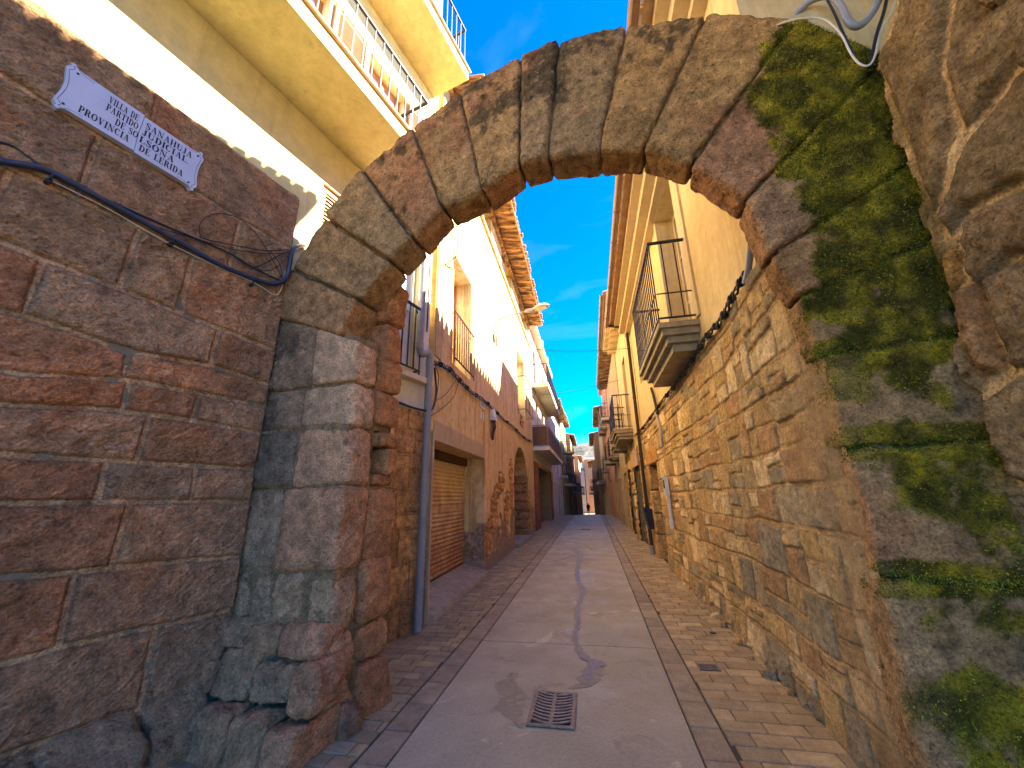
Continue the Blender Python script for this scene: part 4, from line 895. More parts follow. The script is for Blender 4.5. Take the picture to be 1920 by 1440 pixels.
# exposed rubble where the render has fallen
def patch(F, cu, cz, ru, rz, seed, name='bare_masonry', pal=((0.34, 0.23, 0.13), (0.38, 0.25, 0.14), (0.28, 0.2, 0.13)), mort=(0.36, 0.25, 0.15), parent=OH):
    us = np.linspace(cu-ru, cu+ru, int(ru*2/.035)); zs = np.linspace(cz-rz, cz+rz, int(rz*2/.035)); UU, ZZ = np.meshgrid((us[:-1]+us[1:])/2, (zs[:-1]+zs[1:])/2, indexing='ij')
    P = F.P(UU.ravel(), ZZ.ravel(), UU.ravel()*0); d = np.sqrt(((UU.ravel()-cu)/ru)**2+((ZZ.ravel()-cz)/rz)**2)+0.5*fbm(P, 2.6, 4, seed, .6)
    o = masonry(name, F, us, zs, rubble(cu-ru, cu+ru, cz-rz, cz+rz, (.14, .24), (.2, .4), list(pal), seed), mort, MT['stone'], parent, depth=.03, rnd=.03, base=-.004, rough=.008, seed=seed)
    import bmesh
    bm = bmesh.new(); bm.from_mesh(o.data); bm.faces.ensure_lookup_table()
    bmesh.ops.delete(bm, geom=[f for f, k in zip(bm.faces, d.reshape(-1) > 0.8) if k], context='FACES'); bm.to_mesh(o.data); bm.free(); return o
for (x, y, ru, rz, sd) in ((925, 960, .45, .6, 1), (940, 900, .55, .35, 2), (950, 945, .5, .5, 3), (915, 1010, .4, .4, 4), (958, 900, .4, .9, 6), (993, 950, .35, .8, 7), (930, 925, .5, .3, 8), (978, 790, .5, .3, 9)):
    u, z = FL.at(x, y); patch(FL, u, z, ru, rz, 700+sd)
# lofts: brick infill panels, shutters and posts
for k, h in enumerate(lofts):
    backing(FL, h, OH, 'dark'); mb = MB(); mb.fb(FL, h[0], h[0]+(h[1]-h[0])*.55, h[2], h[3]-.15, -.16, -.06); mb.build('brick_infill', MT['pink'], OH)
mb = MB(); mb.fb(FL, 1.8, LEN, 8.66, 8.74, .0, .07); mb.build('string_course', MT['ochre'], OH)
mb = MB(); mb.fb(FL, 0, LEN, 9.62, 9.80, .003, .10); mb.build('wall_plate', MT['oldwood'], OH)
eaves(FL, 0.12, LEN-.1, 9.86, .72, OH, pitch=.18, seed=4, rafters=.62, ragged=.05)
b = MB(); b.fb(FL, .6, LEN-.1, 9.70, 9.74, .69, .72); b.build('fascia', MT['wood'], OH)



# ================================================================== house 3, white with two long balconies over brick garage
H3 = thing('white_house', 'white and pink house with a long brown-screened balcony above a brick garage', 'house', FL2.p(4, 0))
w3 = FL2.at(1058, 920)[0]*.72
op = (FL2.at(1007, 850)[0], FL2.at(1030, 870)[0], .0, 3.0, 1.2); H3w = [op, (1.5, 2.6, 4.1, 6.3, .2), (4.0, 5.2, 4.1, 6.3, .2), (1.2, 2.4, 7.3, 9.2, .2), (5.0, 6.2, 7.3, 9.2, .2)]
L3 = 9.5
wallmesh(FL2, 0, L3, 3.15, 9.9, H3w[1:]).build('wall', MT['white'], H3)
op2 = (op[1]+.6, op[1]+1.5, 0, 2.6, .3); op3_ = (op2[1]+1.0, L3-1.0, 0, 2.8, .4)
wallmesh(FL2, 0, L3, -.4, 3.148, [op, op2, op3_]).build('ground_floor', MT['greyr'], H3)
for q in ((.02, op[0]), (op[1], op[1]+.35)): mb = MB(); mb.fb(FL2, *q, -.3, 3.13, .003, .06); mb.build('brick_pier', MT['brick'], H3)
backing(FL2, op, H3, 'brick'); backing(FL2, op2, H3, 'dark'); backing(FL2, op3_, H3, 'dark')
mb = MB(); mb.fb(FL2, op[0], op[0]+1.2, 0, 2.9, -1.1, -1.04); mb.build('garage_door', MT['darkred'], H3)
for h in H3w[1:]: backing(FL2, h, H3); window(FL2, h, H3, frame='wood', dp=.1)
bz = 3.78
balcony(FL2, .05, 8.9, bz, .78, H3, th=.17, m='white', panel='brownpanel' if 'brownpanel' in MT else 'dark', rm='brownpipe', step=.5, h=1.0)
balcony(FL2, .6, 8.2, 7.0, .80, H3, th=.22, m='slab', h=1.0, step=.11)
mb = MB(); mb.fb(FL2, -.0, L3, 9.9, 10.1, -5, .35); mb.build('cornice', MT['pink'], H3)
for u in (1, 4, 7): mb = MB(); mb.fb(FL2, u, u+.2, 10.1, 10.7, .1, .3); mb.build('parapet_post', MT['pink'], H3)
# plain further houses on both sides, each with its own doors, windows, balconies
def house(F, name, label, u0, u1, z1, m, seed, zg_=-.4, eave=True, bal=2, th=0.0, hill=0, gm='greyr', railm='iron', eo=.5, proj=.65):
    r2 = random.Random(seed); T = thing(name, label, 'house', F.p((u0+u1)/2, 0)); L = u1-u0
    nb = max(1, int(L/2.5)); hs_ = []; fl = max(2, int((z1-.2)//2.9))
    for i in range(nb):
        c = u0+(i+.5)*L/nb+r2.uniform(-.3, .3); w_ = r2.uniform(.5, .65)
        hs_.append((c-w_*1.3, c+w_*1.1, -.3+hill, 2.3+hill+r2.uniform(-.1, .3), .35))
        for f in range(1, fl): zz = hill+.35+f*2.95; hs_.append((c-w_, c+w_, zz, min(zz+2.05, z1-.35), .25))
    wallmesh(F, u0+.01, u1-.01, zg_+hill-.8, z1, hs_, th=th, back=5+th).build('wall', MT[m], T)
    for h in hs_:
        if h[2] < .2+hill: mb = MB(); mb.fb(F, h[0], h[1], h[2], h[3], -.36, -.30); mb.build('door', MT[r2.choice(['dark', 'darkred', 'rustiron'])], T)
        else:
            backing(F, h, T); window(F, h, T, frame=r2.choice(['wood', 'dark', 'plastic']), curtain=r2.random() < .4)
    for h in hs_:
        if h[2] > 1+hill and r2.random() < .92 and bal: balcony(F, h[0]-.25, h[1]+.25, h[2], th+proj*r2.uniform(.7, 1.1), T, th=.16, m=r2.choice(['slab', 'conc']), h=.95, step=.16, steps=r2.choice([0, 3]), rm=railm)
    if eave: eaves(F, u0, u1, z1+.12, eo+th, T, seed=seed, tw=.22, rafters=.7, pitch=.2)
    else: mb = MB(); mb.fb(F, u0, u1, z1, z1+.2, -5, th+.25); mb.build('cornice', MT[m], T)
    return T
MT['brownpanel'] = simple('brown_reed_screen', (0.13, 0.075, 0.035), 0.7, 0, .5, 30, stretch=(8, 8, 1))
for o in bpy.data.objects:
    if o.name.startswith('screen'): o.data.materials.clear(); o.data.materials.append(MT['brownpanel'])
house(FL2, 'white_house', 'pinkish white house with concave rafters just beyond the brown-screened balcony', L3, 19, 8.3, 'white', 11, hill=0, eo=.75)
house(FL2, 'grey_house', 'narrow shaded house with stacked concrete balconies on the left of the lane', 19, 27, 9.2, 'greyr', 12, hill=-.6, proj=.9, th=.15)
house(FL2, 'brown_house', 'dark brown shaded house far down the left side of the lane', 27, 37, 8.4, 'brown', 13, hill=-1.2, th=.6, proj=.8)
house(FL2, 'pink_house', 'faded pink house at the far left end of the lane', 37, 47, 7.0, 'pink', 14, hill=-1.4, th=1.15, proj=.6)
mb = MB(); mb.fb(FL2, 12.0, 12.6, 8.3, 10.2, -1.0, -.3); tag(mb.build('chimney_stack', MT['white'], None), 'square white chimney rising behind the rafters of the left houses', 'chimney')
# ================================================================== CREAM HOUSE (right): rubble ground floor, cream upper wall
CHs = thing('cream_house', 'tall cream house on the right with honey rubble ground storey and a moulded balcony', 'house', FR.p(6, 0))
bn = FR.at(1312, 597); dn = (FR.at(1304, 595)[0], FR.at(1258, 600)[0])
zb_ = 3.66
d_h = (dn[0]+.05, dn[1]+.0, zb_+.03, FR.at(1228, 420)[1]-.05, .32)
EZ = 6.55
d2h = (9.3, 10.3, 4.35, 5.9, .25)
def top_r(u): return 3.22
U2 = 11.45
wallmesh(FR, 2.9, U2, 3.05, EZ, [d_h, d2h], back=6).build('wall', MT['cream'], CHs)
wallmesh(FR, 2.52, 2.895, 3.3, EZ+.92, [], back=6, th=0).build('near_wall', MT['cream'], CHs)
wallmesh(FR, -3.5, 2.515, 5.3, EZ+.92, [], back=6, th=-.70).build('unseen_rear_wall', MT['cream'], CHs)  # unseen upper wall, added behind the boulders under the shadow-casting eave
eaves(FR, -3.5, 3.95, EZ+1.10, .50, CHs, seed=8, rafters=.6, under=True, pitch=.2, ragged=.0, tv=.35, tw=.14)  # raised eave out of view, added to shade the near left wall
backing(FR, d_h, CHs); window(FR, d_h, CHs, 'balcony_door', 'creamtrim', 'glass', bars=2, mull=1); window(FR, d2h, CHs); backing(FR, d2h, CHs)
mb = MB()
a, b, c, d = d_h[:4]
for x0, x1, y0, y1 in ((a-.28, a-.003, c, d+.18), (b+.003, b+.12, c, d+.18), (a-.003, b+.003, d+.003, d+.18)): mb.fb(FR, x0, x1, y0, y1, .002, .03)
mb.build('window_surround', MT['creamtrim'], CHs)
bf = FR.at(1213, 712)[0]
bo = .50
u_bal0 = bn[0]; u_bal1 = 6.95
balc = MB(); e = 0
for k, (hh, ee) in enumerate(((.07, 0), (.085, .05), (.085, .12), (.10, .20))):
    zt2 = zb_-sum(x for x, _ in ((.07, 0), (.085, .05), (.085, .12), (.10, .20))[:k])
    balc.fb(FR, u_bal0+ee, u_bal1-ee, zt2-hh, zt2-(.001 if k else 0), .002, bo-ee*.9)
bb = balc.build('balcony', MT['conc'], CHs)
railing(FR, u_bal0+.03, u_bal1-.03, zb_, 1.2, bo-.02, bb, 'iron', .125, r=.008, mid=.42)
# stepped cornice and gutter
mb = MB(); mb.fb(FR, 2.53, U2, EZ-.22, EZ-.06, .002, .30); mb.fb(FR, 2.53, U2, EZ-.059, EZ+.06, -.2, .44); mb.fb(FR, 2.53, U2, EZ-.32, EZ-.221, .002, .14); mb.build('cornice', MT['creamtrim'], CHs)
eaves(FR, 2.55, U2, EZ+.12, .56, CHs, seed=9, rafters=0, under=False, pitch=.2, ragged=.05, tv=2.6, tw=.26)
gt = MB()
def gutter(mb, F, u0, u1, z, o, r=.062):
    n = 8; V = []
    for u in (u0, u1):
        for k in range(n+1): t = math.pi*k/n; V.append(F.p(u, z-math.sin(t)*r, o-math.cos(t)*r))
        for k in range(n+1)[::-1]: t = math.pi*k/n; V.append(F.p(u, z-math.sin(t)*(r-.006)+.001, o-math.cos(t)*(r-.006)))
    w_ = 2*(n+1); mb.add(V, [(k, (k+1) % w_, w_+(k+1) % w_, w_+k) for k in range(w_)])
    for u in np.arange(u0+.3, u1, .9): mb.fb(F, u, u+.02, z-.005, z+.012, o-r, o+r)
    u = u0+.9
    while u < u1: 
        P = [F.p(u, z-math.sin(math.pi*k/n)*(r+.004), o-math.cos(math.pi*k/n)*(r+.004)) for k in range(n+1)]; mb.tube(P, .008, 5); u += .9
gutter(gt, FR, 2.55, U2-.2, EZ+.02, .66)
gt.build('gutter', MT['brownpipe'], CHs)
# rubble ground storey
palR = [(0.44, 0.34, 0.18), (0.41, 0.31, 0.16), (0.48, 0.38, 0.22), (0.37, 0.27, 0.15), (0.27, 0.25, 0.20), (0.62, 0.54, 0.37), (0.38, 0.26, 0.15), (0.40, 0.33, 0.21), (0.30, 0.27, 0.20), (0.54, 0.46, 0.30), (0.44, 0.35, 0.2), (0.46, 0.35, 0.18)]
dA = (FR.at(1257, 1067)[0], 10.55, -.1, 2.26)
dB = (12.6, 14.6, -.1, 2.45)
r_st = rubble(2.3, 12.45, -.1, 3.35, (.20, .42), (.20, .58), palR, 15, .008, .012, .45)
def postR(col, H, u, z, P):
    n = fbm(P, 2.1, 5, 51, .6); n2 = fbm(P, 11, 4, 52, .6); k = sst(n, .1, .4)[:, None]*.2; col = col*(1-k)+np.array((0.44, 0.28, 0.11))*k
    k = sst(2.95-u+.25*n, 0, .3)*sst(n2*.5+.6-0*z, .2, .6); k = (k*.75)[:, None]; col = col*(1-k)+np.array((0.34, 0.25, 0.15))*(1+.2*n2)[:, None]*k; H = H*(1-.75*k[:, 0])+.02*k[:, 0]
    k = sst(-z+.45+.4*n, 0, .4)[:, None]*.35; col = col*(1-k)+np.array((0.20, 0.16, 0.11))*k
    H = H+.09*sst(4.4-u, 0, 1.6)
    H = H+.05*sst(.25-z+.12*n, 0, .35)*sst(u, 3.2, 3.8)*sst(n2+.2, 0, .3)
    return col, H
us = np.concatenate([np.linspace(2.45, 5.0, 215)[:-1], np.linspace(5.0, 8.0, 150)[:-1], np.linspace(8, 12.45, 130)])
masonry('rubble_wall', FR, us, np.linspace(-.1, 3.26, 270), r_st, (0.46, 0.34, 0.19), MT['rubble'], CHs, depth=.016, rnd=.014, holes=[dA], rough=.011, seed=41, post=postR, warp=.014, off=.010, chis=(.010, 18, 30))
mb = wallmesh(FR, 2.44, U2-.01, -.1, 3.04, [(dA[0], dA[1], -.1, 2.3, .9)], th=-.012, back=5); mb.build('core', MT['mortar'], CHs)
mb = MB(); mb.fb(FR, dA[0]-.02, dA[1]+.02, -.1, 2.3, -.92, -.86); mb.build('door', MT['dark'], CHs)
bk = Blocks()
for k, z in enumerate((-.08, .62, 1.12, 1.66)):
    z2 = (.6, 1.1, 1.64, 2.24)[k]; bk.add([FR.p(dA[1]-.02, z, .03), FR.p(dA[1]+.3, z, .03), FR.p(dA[1]+.3, z, -.85), FR.p(dA[1]-.02, z, -.85), FR.p(dA[1]-.02, z2, .03), FR.p(dA[1]+.3, z2, .03), FR.p(dA[1]+.3, z2, -.85), FR.p(dA[1]-.02, z2, -.85)], palR[k], 600+k, res=.03, rnd=.03)
bk.add([FR.p(dA[0]-.3, 2.26, .035), FR.p(dA[1]+.3, 2.26, .035), FR.p(dA[1]+.3, 2.26, -.8), FR.p(dA[0]-.3, 2.26, -.8), FR.p(dA[0]-.3, 2.62, .035), FR.p(dA[1]+.3, 2.62, .035), FR.p(dA[1]+.3, 2.62, -.8), FR.p(dA[0]-.3, 2.62, -.8)], (0.42, 0.28, 0.13), 610, res=.03, rnd=.03)
bk.build('door_stones', MT['stone'], CHs)

# second house on the right
R2 = thing('cream_house', 'second cream house on the right, corbelled eave and two moulded balconies over stone doorways', 'house', FR.p(13.5, 0))
V0, V1 = U2+.02, 16.6
w2a = (13.3, 14.3, 3.75, 6.3, .25); dB = (12.5, 13.9, -.1, 2.55, .7); dC = (15.0, 16.1, -.1, 2.5, .5)
wallmesh(FR, V0, V1, 3.0, 7.75, [w2a], back=6, th=.02).build('wall', MT['cream'], R2)
backing(FR, w2a, R2); window(FR, w2a, R2, 'balcony_door')
masonry('rubble_wall', FR, np.linspace(12.46, V1, 120), np.linspace(-.1, 3.0, 120), rubble(12.4, V1, -.1, 3.1, (.3, .5), (.4, .9), palR, 16, .012, .02, .1), (0.40, 0.27, 0.14), MT['rubble'], R2, depth=.04, rnd=.035, holes=[dB, dC], base=.02, rough=.011, seed=43)
wallmesh(FR, 12.46, V1, -.1, 2.99, [dB, dC], th=0.0, back=5).build('core', MT['mortar'], R2)
for h in (dB, dC): mb = MB(); mb.fb(FR, h[0]-.01, h[1]+.01, -.1, h[3]+.05, -h[4]-.03, -h[4]+.02); mb.build('door', MT['dark'], R2)
mb = MB(); mb.fb(FR, dB[0]-.1, dB[1]+.1, 2.42, 2.9, .04, .09); mb.build('lintel', MT['pink'], R2)
balcony(FR, 13.0, 15.1, 3.62, .62, R2, th=.30, m='conc', steps=3, h=1.15, lip='tile', mid=.45)
balcony(FR, 15.25, 16.5, 3.45, .60, R2, th=.26, m='conc', steps=2, h=1.15, mid=.45)
for u in np.arange(V0+.1, V1-.2, .62): mb = MB(); mb.fb(FR, u, u+.30, 7.55, 7.74, .022, .52); mb.fb(FR, u+.02, u+.28, 7.42, 7.549, .022, .36); mb.build('corbel', MT['creamtrim'], R2)
mb = MB(); mb.fb(FR, V0, V1, 7.751, 7.83, -1, .56); mb.build('cornice', MT['creamtrim'], R2)
eaves(FR, V0, V1, 7.94, .6, R2, seed=19, rafters=0, under=False, pitch=.2); gt = MB(); gutter(gt, FR, V0, V1-.4, 7.80, .70); gt.build('gutter', MT['brownpipe'], R2)
FR2 = Frame((1.45, 0, 0), (0, 1), True)
house(FR2, 'apricot_house', 'apricot house on the right beneath a long clay-tiled eave beyond the corbels', V1+.02, 24.5, 8.1, 'apricot', 31, hill=.1, eo=.6, bal=1)
house(FR2, 'orange_house', 'taller orange-rendered house on the right rising above its neighbours', 24.5, 33, 9.8, 'orange', 32, hill=.1, eave=False)
house(FR2, 'tan_house', 'tan house with dark balconies far down the right side of the lane', 33, 43, 8.8, 'apricot', 33, hill=-.5, th=.25)
house(FR2, 'brown_house', 'brown house with small balconies near the far right end of the lane', 43, 54, 8.2, 'brown', 34, hill=-1.0, th=.75, proj=.8)
house(FR2, 'tan_house', 'shaded tan house last on the right before the lane turns', 54, 66, 6.2, 'greyr', 35, hill=-1.4, th=1.2)
FE = Frame((-4.5, 72, 0), (1, 0.10))
assert FE.N[1] < 0
house(FE, 'orange_house', 'sunlit orange gabled house closing the far end of the lane', 3.6, 8.5, 7.8, 'orange', 41, hill=-1.6, bal=0)
house(FE, 'pink_house', 'small pink-tinged house beyond the lane end, left of the orange one', -1.0, 3.5, 5.9, 'pink', 42, hill=-1.6, bal=0)

# ================================================================== things on the walls
# town plaque: two glazed tiles with hollowed corners
tl = FY.at(125, 118, .05); tr = FY.at(385, 290, .05); bl = FY.at(95, 200, .05); br = FY.at(360, 360, .05)
su0, su1 = (tl[0]+bl[0])/2-.005, (tr[0]+br[0])/2; sz0, sz1 = (bl[1]+br[1])/2, (tl[1]+tr[1])/2
PW, PH = su1-su0, sz1-sz0
SG = thing('town_plaque', 'white glazed two-piece plaque reading VILLA DE SANAHUJA with hollowed corners', 'plaque', FY.p(su0, sz0, .05))
def outline(ins=0.0, half=None):
    a, b, c, d = su0+ins, su1-ins, sz0+ins, sz1-ins; r = .055; pts = []
    def arc(cx, cz, t0, t1): return [(cx+r*math.cos(t0+(t1-t0)*k/6), cz+r*math.sin(t0+(t1-t0)*k/6)) for k in range(7)]
    L = [(a, c+r)]+[(a+.018*math.sin(math.pi*k/8), c+r+(d-c-2*r)*k/8) for k in range(1, 8)]+[(a, d-r)]
    TL_ = [(a+.022, d-r*.45), (a+.012, d-.01), (a+.03, d), (a+r*.9, d-.022), (a+r*1.5, d-.03)]
    T = [(a+r*2.2, d-.03), (b-r*2.2, d-.03)]; TR_ = [(b-r*1.5, d-.03), (b-r*.9, d-.022), (b-.03, d), (b-.012, d-.01), (b-.022, d-r*.45)]
    Rr = [(b, d-r)]+[(b-.018*math.sin(math.pi*k/8), d-r-(d-c-2*r)*k/8) for k in range(1, 8)]+[(b, c+r)]
    BR_ = [(b-.022, c+r*.45), (b-.012, c+.01), (b-.03, c), (b-r*.9, c+.022), (b-r*1.5, c+.03)]; B = [(b-r*2.2, c+.03), (a+r*2.2, c+.03)]
    BL_ = [(a+r*1.5, c+.03), (a+r*.9, c+.022), (a+.03, c), (a+.012, c+.01), (a+.022, c+r*.45)]
    return L+TL_+T+TR_+Rr+BR_+B+BL_
O_ = outline(); um = su0+PW*.505
lf = [p for p in O_ if p[0] < um-.004]; rt = [p for p in O_ if p[0] > um+.004]
iL = [i for i, p in enumerate(O_) if p[0] < um]
left_poly = []; right_poly = []; n_ = len(O_)
ks = next(i for i in range(n_) if O_[i][0] < um and O_[(i+1) % n_][0] >= um); ke = next(i for i in range(n_) if O_[i][0] >= um and O_[(i+1) % n_][0] < um)
i = (ke+1) % n_
while True:
    left_poly.append(O_[i]); 
    if i == ks: break
    i = (i+1) % n_
left_poly += [(um-.003, sz1-.03), (um-.006, (sz0+sz1)/2), (um-.002, sz0+.03)]
i = ks+1
while True:
    right_poly.append((O_[i][0], O_[i][1]-.012))
    if i == ke: break
    i = (i+1) % n_
right_poly += [(um+.002, sz0+.018), (um-.002, (sz0+sz1)/2), (um+.001, sz1-.042)]
for poly in (left_poly, right_poly):
    mb = MB(); mb.prism(FY, poly, .035, .078); mb.build('tile', MT['plate'], SG)
mb = MB(); OI = [p for p in outline(.016)]
OI2 = [(x, z-(.012 if x > um else 0)) for x, z in OI]
for k in range(len(OI2)):
    a, b = OI2[k], OI2[(k+1) % len(OI2)]
    if (a[0]-um)*(b[0]-um) < 0: continue
    mb.tube([FY.p(*a, .0785), FY.p(*b, .0785)], .0013, 4)
mb.build('border_line', MT['ink'], SG)
mb = MB()
for x, z in ((su0+.055, sz1-.06), (su0+.045, sz0+.055), (su1-.045, sz1-.07), (su1-.06, sz0+.04)): mb = MB(); mb.tube([FY.p(x, z, .075), FY.p(x, z, .083)], .007, 10); mb.build('bolt', MT['ink'], SG)
# hand-drawn fat-face serif capitals: strokes in a unit box (x0,y0,x1,y1,width)
TK, TN = .24, .07
def serif(x, y, w_=.34): return (x-w_/2, y, x+w_/2, y, TN)
GL = {
 'I': (.42, [(.21, 0, .21, 1, TK), serif(.21, .03, .42), serif(.21, .97, .42)]),
 'L': (.72, [(.2, 0, .2, 1, TK), serif(.2, .97, .42), (0, .035, .68, .035, TN), (.66, 0, .66, .3, TN*1.3)]),
 'V': (.9, [(.17, .98, .46, .02, TK*.95), (.73, .98, .46, .05, TN), serif(.17, .97), serif(.73, .97, .3)]),
 'A': (.9, [(.72, .02, .44, .98, TK*.95), (.15, .02, .43, .96, TN), serif(.72, .03), serif(.15, .03, .3), (.24, .33, .62, .33, TN)]),
 'D': (.86, [(.2, 0, .2, 1, TK), (0, .035, .4, .035, TN), (0, .965, .4, .965, TN), ('arc', .38, .5, .36, .465, -90, 90, TN, TK)]),
 'E': (.78, [(.2, 0, .2, 1, TK), (0, .035, .7, .035, TN), (0, .965, .68, .965, TN), (.2, .5, .5, .5, TN), (.69, 0, .69, .28, TN*1.3), (.67, .74, .67, 1, TN*1.3), (.5, .38, .5, .62, TN)]),
 'S': (.68, [('arc', .33, .73, .24, .235, 40, 250, TN, TK*.75), ('arc', .33, .27, .26, .235, -140, 70, TN, TK*.8), (.19, .62, .49, .40, TK*.95), (.57, .7, .57, .97, TN), (.07, .03, .07, .3, TN)]),
 'N': (.96, [(.16, 0, .16, 1, TN), (.78, 0, .78, 1, TN), (.16, .97, .76, .05, TK*.85), serif(.16, .03, .3), serif(.78, .97, .3), serif(.1, .97, .22)]),
 'H': (.98, [(.2, 0, .2, 1, TK), (.76, 0, .76, 1, TK), (.2, .5, .76, .5, TN), serif(.2, .03, .42), serif(.2, .97, .42), serif(.76, .03, .42), serif(.76, .97, .42)]),
 'U': (.92, [(.2, .3, .2, 1, TK), (.74, .3, .74, 1, TN), ('arc', .47, .3, .27, .27, 180, 360, TK*.8, TN), serif(.2, .97, .42), serif(.74, .97, .28)]),
 'J': (.6, [(.38, .2, .38, 1, TK), serif(.38, .97, .42), ('arc', .24, .2, .16, .18, 180, 360, TN, TK*.8)]),
 'P': (.76, [(.2, 0, .2, 1, TK), serif(.2, .03, .42), (0, .965, .4, .965, TN), (.2, .44, .4, .44, TN), ('arc', .38, .7, .26, .26, -90, 90, TN, TK*.9)]),
 'R': (.88, [(.2, 0, .2, 1, TK), serif(.2, .03, .42), (0, .965, .4, .965, TN), (.2, .5, .42, .5, TN), ('arc', .38, .735, .26, .235, -90, 90, TN, TK*.9), (.5, .48, .72, .04, TK*.9), (.68, .03, .88, .03, TN)]),
 'T': (.8, [(.4, 0, .4, 1, TK), serif(.4, .03, .42), (.02, .965, .78, .965, TN), (.05, .7, .05, .98, TN), (.75, .7, .75, .98, TN)]),
 'O': (.9, [('arc', .44, .5, .34, .46, 0, 360, TK, TN)]),
 'C': (.82, [('arc', .44, .5, .34, .46, 50, 310, TN, TK), (.68, .68, .68, .98, TN), (.66, .05, .66, .25, TN)]),
 '.': (.25, [(.1, .0, .1, .14, .14)]), ' ': (.5, []),
}
def draw_text(mb, F, txt, u, z, h, wsc, o, track=.1, slant=0.0, dz=0.0):
    def seg(x0, y0, x1, y1, w_):
        X0, Z0, X1, Z1 = u+x0*h*wsc+y0*h*slant, z+y0*h+(x0)*dz, u+x1*h*wsc+y1*h*slant, z+y1*h+(x1)*dz
        dx, dz_ = X1-X0, Z1-Z0; l = math.hypot(dx, dz_) or 1; nx, nz = -dz_/l*w_*h/2, dx/l*w_*h/2; nx *= wsc if abs(dz_) > abs(dx) else 1
        mb.add([F.p(X0+nx, Z0+nz, o), F.p(X0-nx, Z0-nz, o), F.p(X1-nx, Z1-nz, o), F.p(X1+nx, Z1+nz, o)], [(0, 1, 2, 3)])
    cur = 0.0
    for ch in txt:
        wd, st = GL[ch]
        for s_ in st:
            if s_[0] == 'arc':
                _, cx, cy, rx, ry, t0, t1, wa_, wb_ = s_; n = max(6, int(abs(t1-t0)/22)); lo, hi = (wa_, wb_)
                for k in range(n):
                    a, b = math.radians(t0+(t1-t0)*k/n), math.radians(t0+(t1-t0)*(k+1)/n+3); mm = (a+b)/2; hz = abs(math.cos(mm))
                    w_ = min(lo, hi)+(max(lo, hi)-min(lo, hi))*hz**1.5
                    seg(cur+cx+rx*math.cos(a), cy+ry*math.sin(a), cur+cx+rx*math.cos(b), cy+ry*math.sin(b), w_)
            else: seg(cur+s_[0], s_[1], cur+s_[2], s_[3], s_[4])
        cur += wd+track
    return cur*h*wsc
def text_w(t, track=.1): return sum(GL[c][0]+track for c in t)-track
LH = PH*.145
rowz = [sz1-PH*.30, sz1-PH*.475, sz1-PH*.655, sz1-PH*.835]
tx = [(('VILLA DE', .27, .47), ('SANAHUJA', .53, .90)), (('PARTIDO', .27, .485), ('JUDICIAL.', .52, .89)), (('DE SO', .345, .50), ('LSONA', .515, .78)), (('PROVINCIA', .135, .455), ('DE LERIDA', .53, .87))]
mb = MB()
for r_, z in zip(tx, rowz):
    for i, (t, a, b) in enumerate(r_):
        w_ = (b-a)*PW; ws = w_/(text_w(t)*LH); draw_text(mb, FY, t, su0+a*PW, z-(.012 if i else 0), LH, ws, .0792)
mb.build('lettering', MT['ink'], SG)

# blue conduit and cables along the near left wall
def wy_(x, y, o=.07): return pt(FY, x, y, o)
P_ = [wy_(-260, 240), wy_(-120, 275), (wy_(0, 302)), wy_(60, 312), wy_(100, 325), wy_(200, 378), wy_(300, 433), wy_(330, 450), wy_(420, 500), wy_(490, 527), wy_(520, 531, .09), wy_(537, 520, .11), wy_(543, 495, .12), wy_(549, 470, .10), wy_(562, 461, .05), wy_(575, 462, -.05)]
cable('conduit', P_, .021, 'bluecable', 'thick dark blue conduit clipped along the near left wall and turning up at the arch', 'conduit', n=10)
P_ = [wy_(-200, 235, .06), wy_(0, 267, .06), wy_(50, 292, .06), wy_(90, 320, .07), wy_(180, 365, .075), wy_(320, 428, .07), wy_(420, 470, .07), wy_(480, 505, .08), wy_(530, 528, .07)]
cable('cable', P_, .008, 'cable', 'thinner black cable lying just above the dark blue conduit', 'cable')
P_ = [wy_(95, 338, .055), wy_(200, 390, .055), wy_(300, 447, .055), wy_(400, 497, .055), wy_(480, 532, .06), wy_(515, 553, .07), wy_(528, 540, .08), wy_(535, 510, .09), wy_(560, 478, .08)]
cable('cable', P_, .0035, 'whitecable', 'thin pale cable sagging beneath the dark blue conduit', 'cable')
cl = [[(376, 445), (374, 425), (385, 408), (410, 400), (445, 408), (475, 432), (495, 460), (515, 495), (528, 520)], [(376, 445), (400, 452), (450, 462), (500, 470), (543, 468)], [(300, 428), (380, 452), (450, 470), (510, 476), (545, 472)],
      [(470, 505), (500, 492), (525, 478), (548, 470)], [(475, 497), (495, 508), (520, 500), (540, 480)], [(505, 470), (522, 490), (530, 515)]]
mb = MB()
for k, q in enumerate(cl): mb.tube(spline([wy_(x, y, .065+.012*k) for x, y in q], 6), .0035+.0012*(k % 2), 5)
tag(mb.build('cable_coil', MT['cable'], None, True), 'loose loop and tangle of thin black wires where the near left wall meets the arch', 'cables')
for k, (x, y) in enumerate([(95, 330), (322, 450), (472, 527)]):
    c = MB(); q = np.array(wy_(x, y, .06)); c.tube([q+FY.Z*.035-FY.N*.03, q+FY.Z*.03+FY.N*.02, q-FY.Z*.03+FY.N*.025, q-FY.Z*.035-FY.N*.03], .007, 6); c.tube([q-FY.Z*.04-FY.N*.04, q-FY.Z*.04+FY.N*.012], .016, 8)
    tag(c.build('pipe_clip', MT['cable'], None), 'black saddle clip holding the dark blue conduit, '+('leftmost, below the plaque', 'in the middle of the run', 'nearest the arch')[k], 'clip', 'clips holding the conduit')

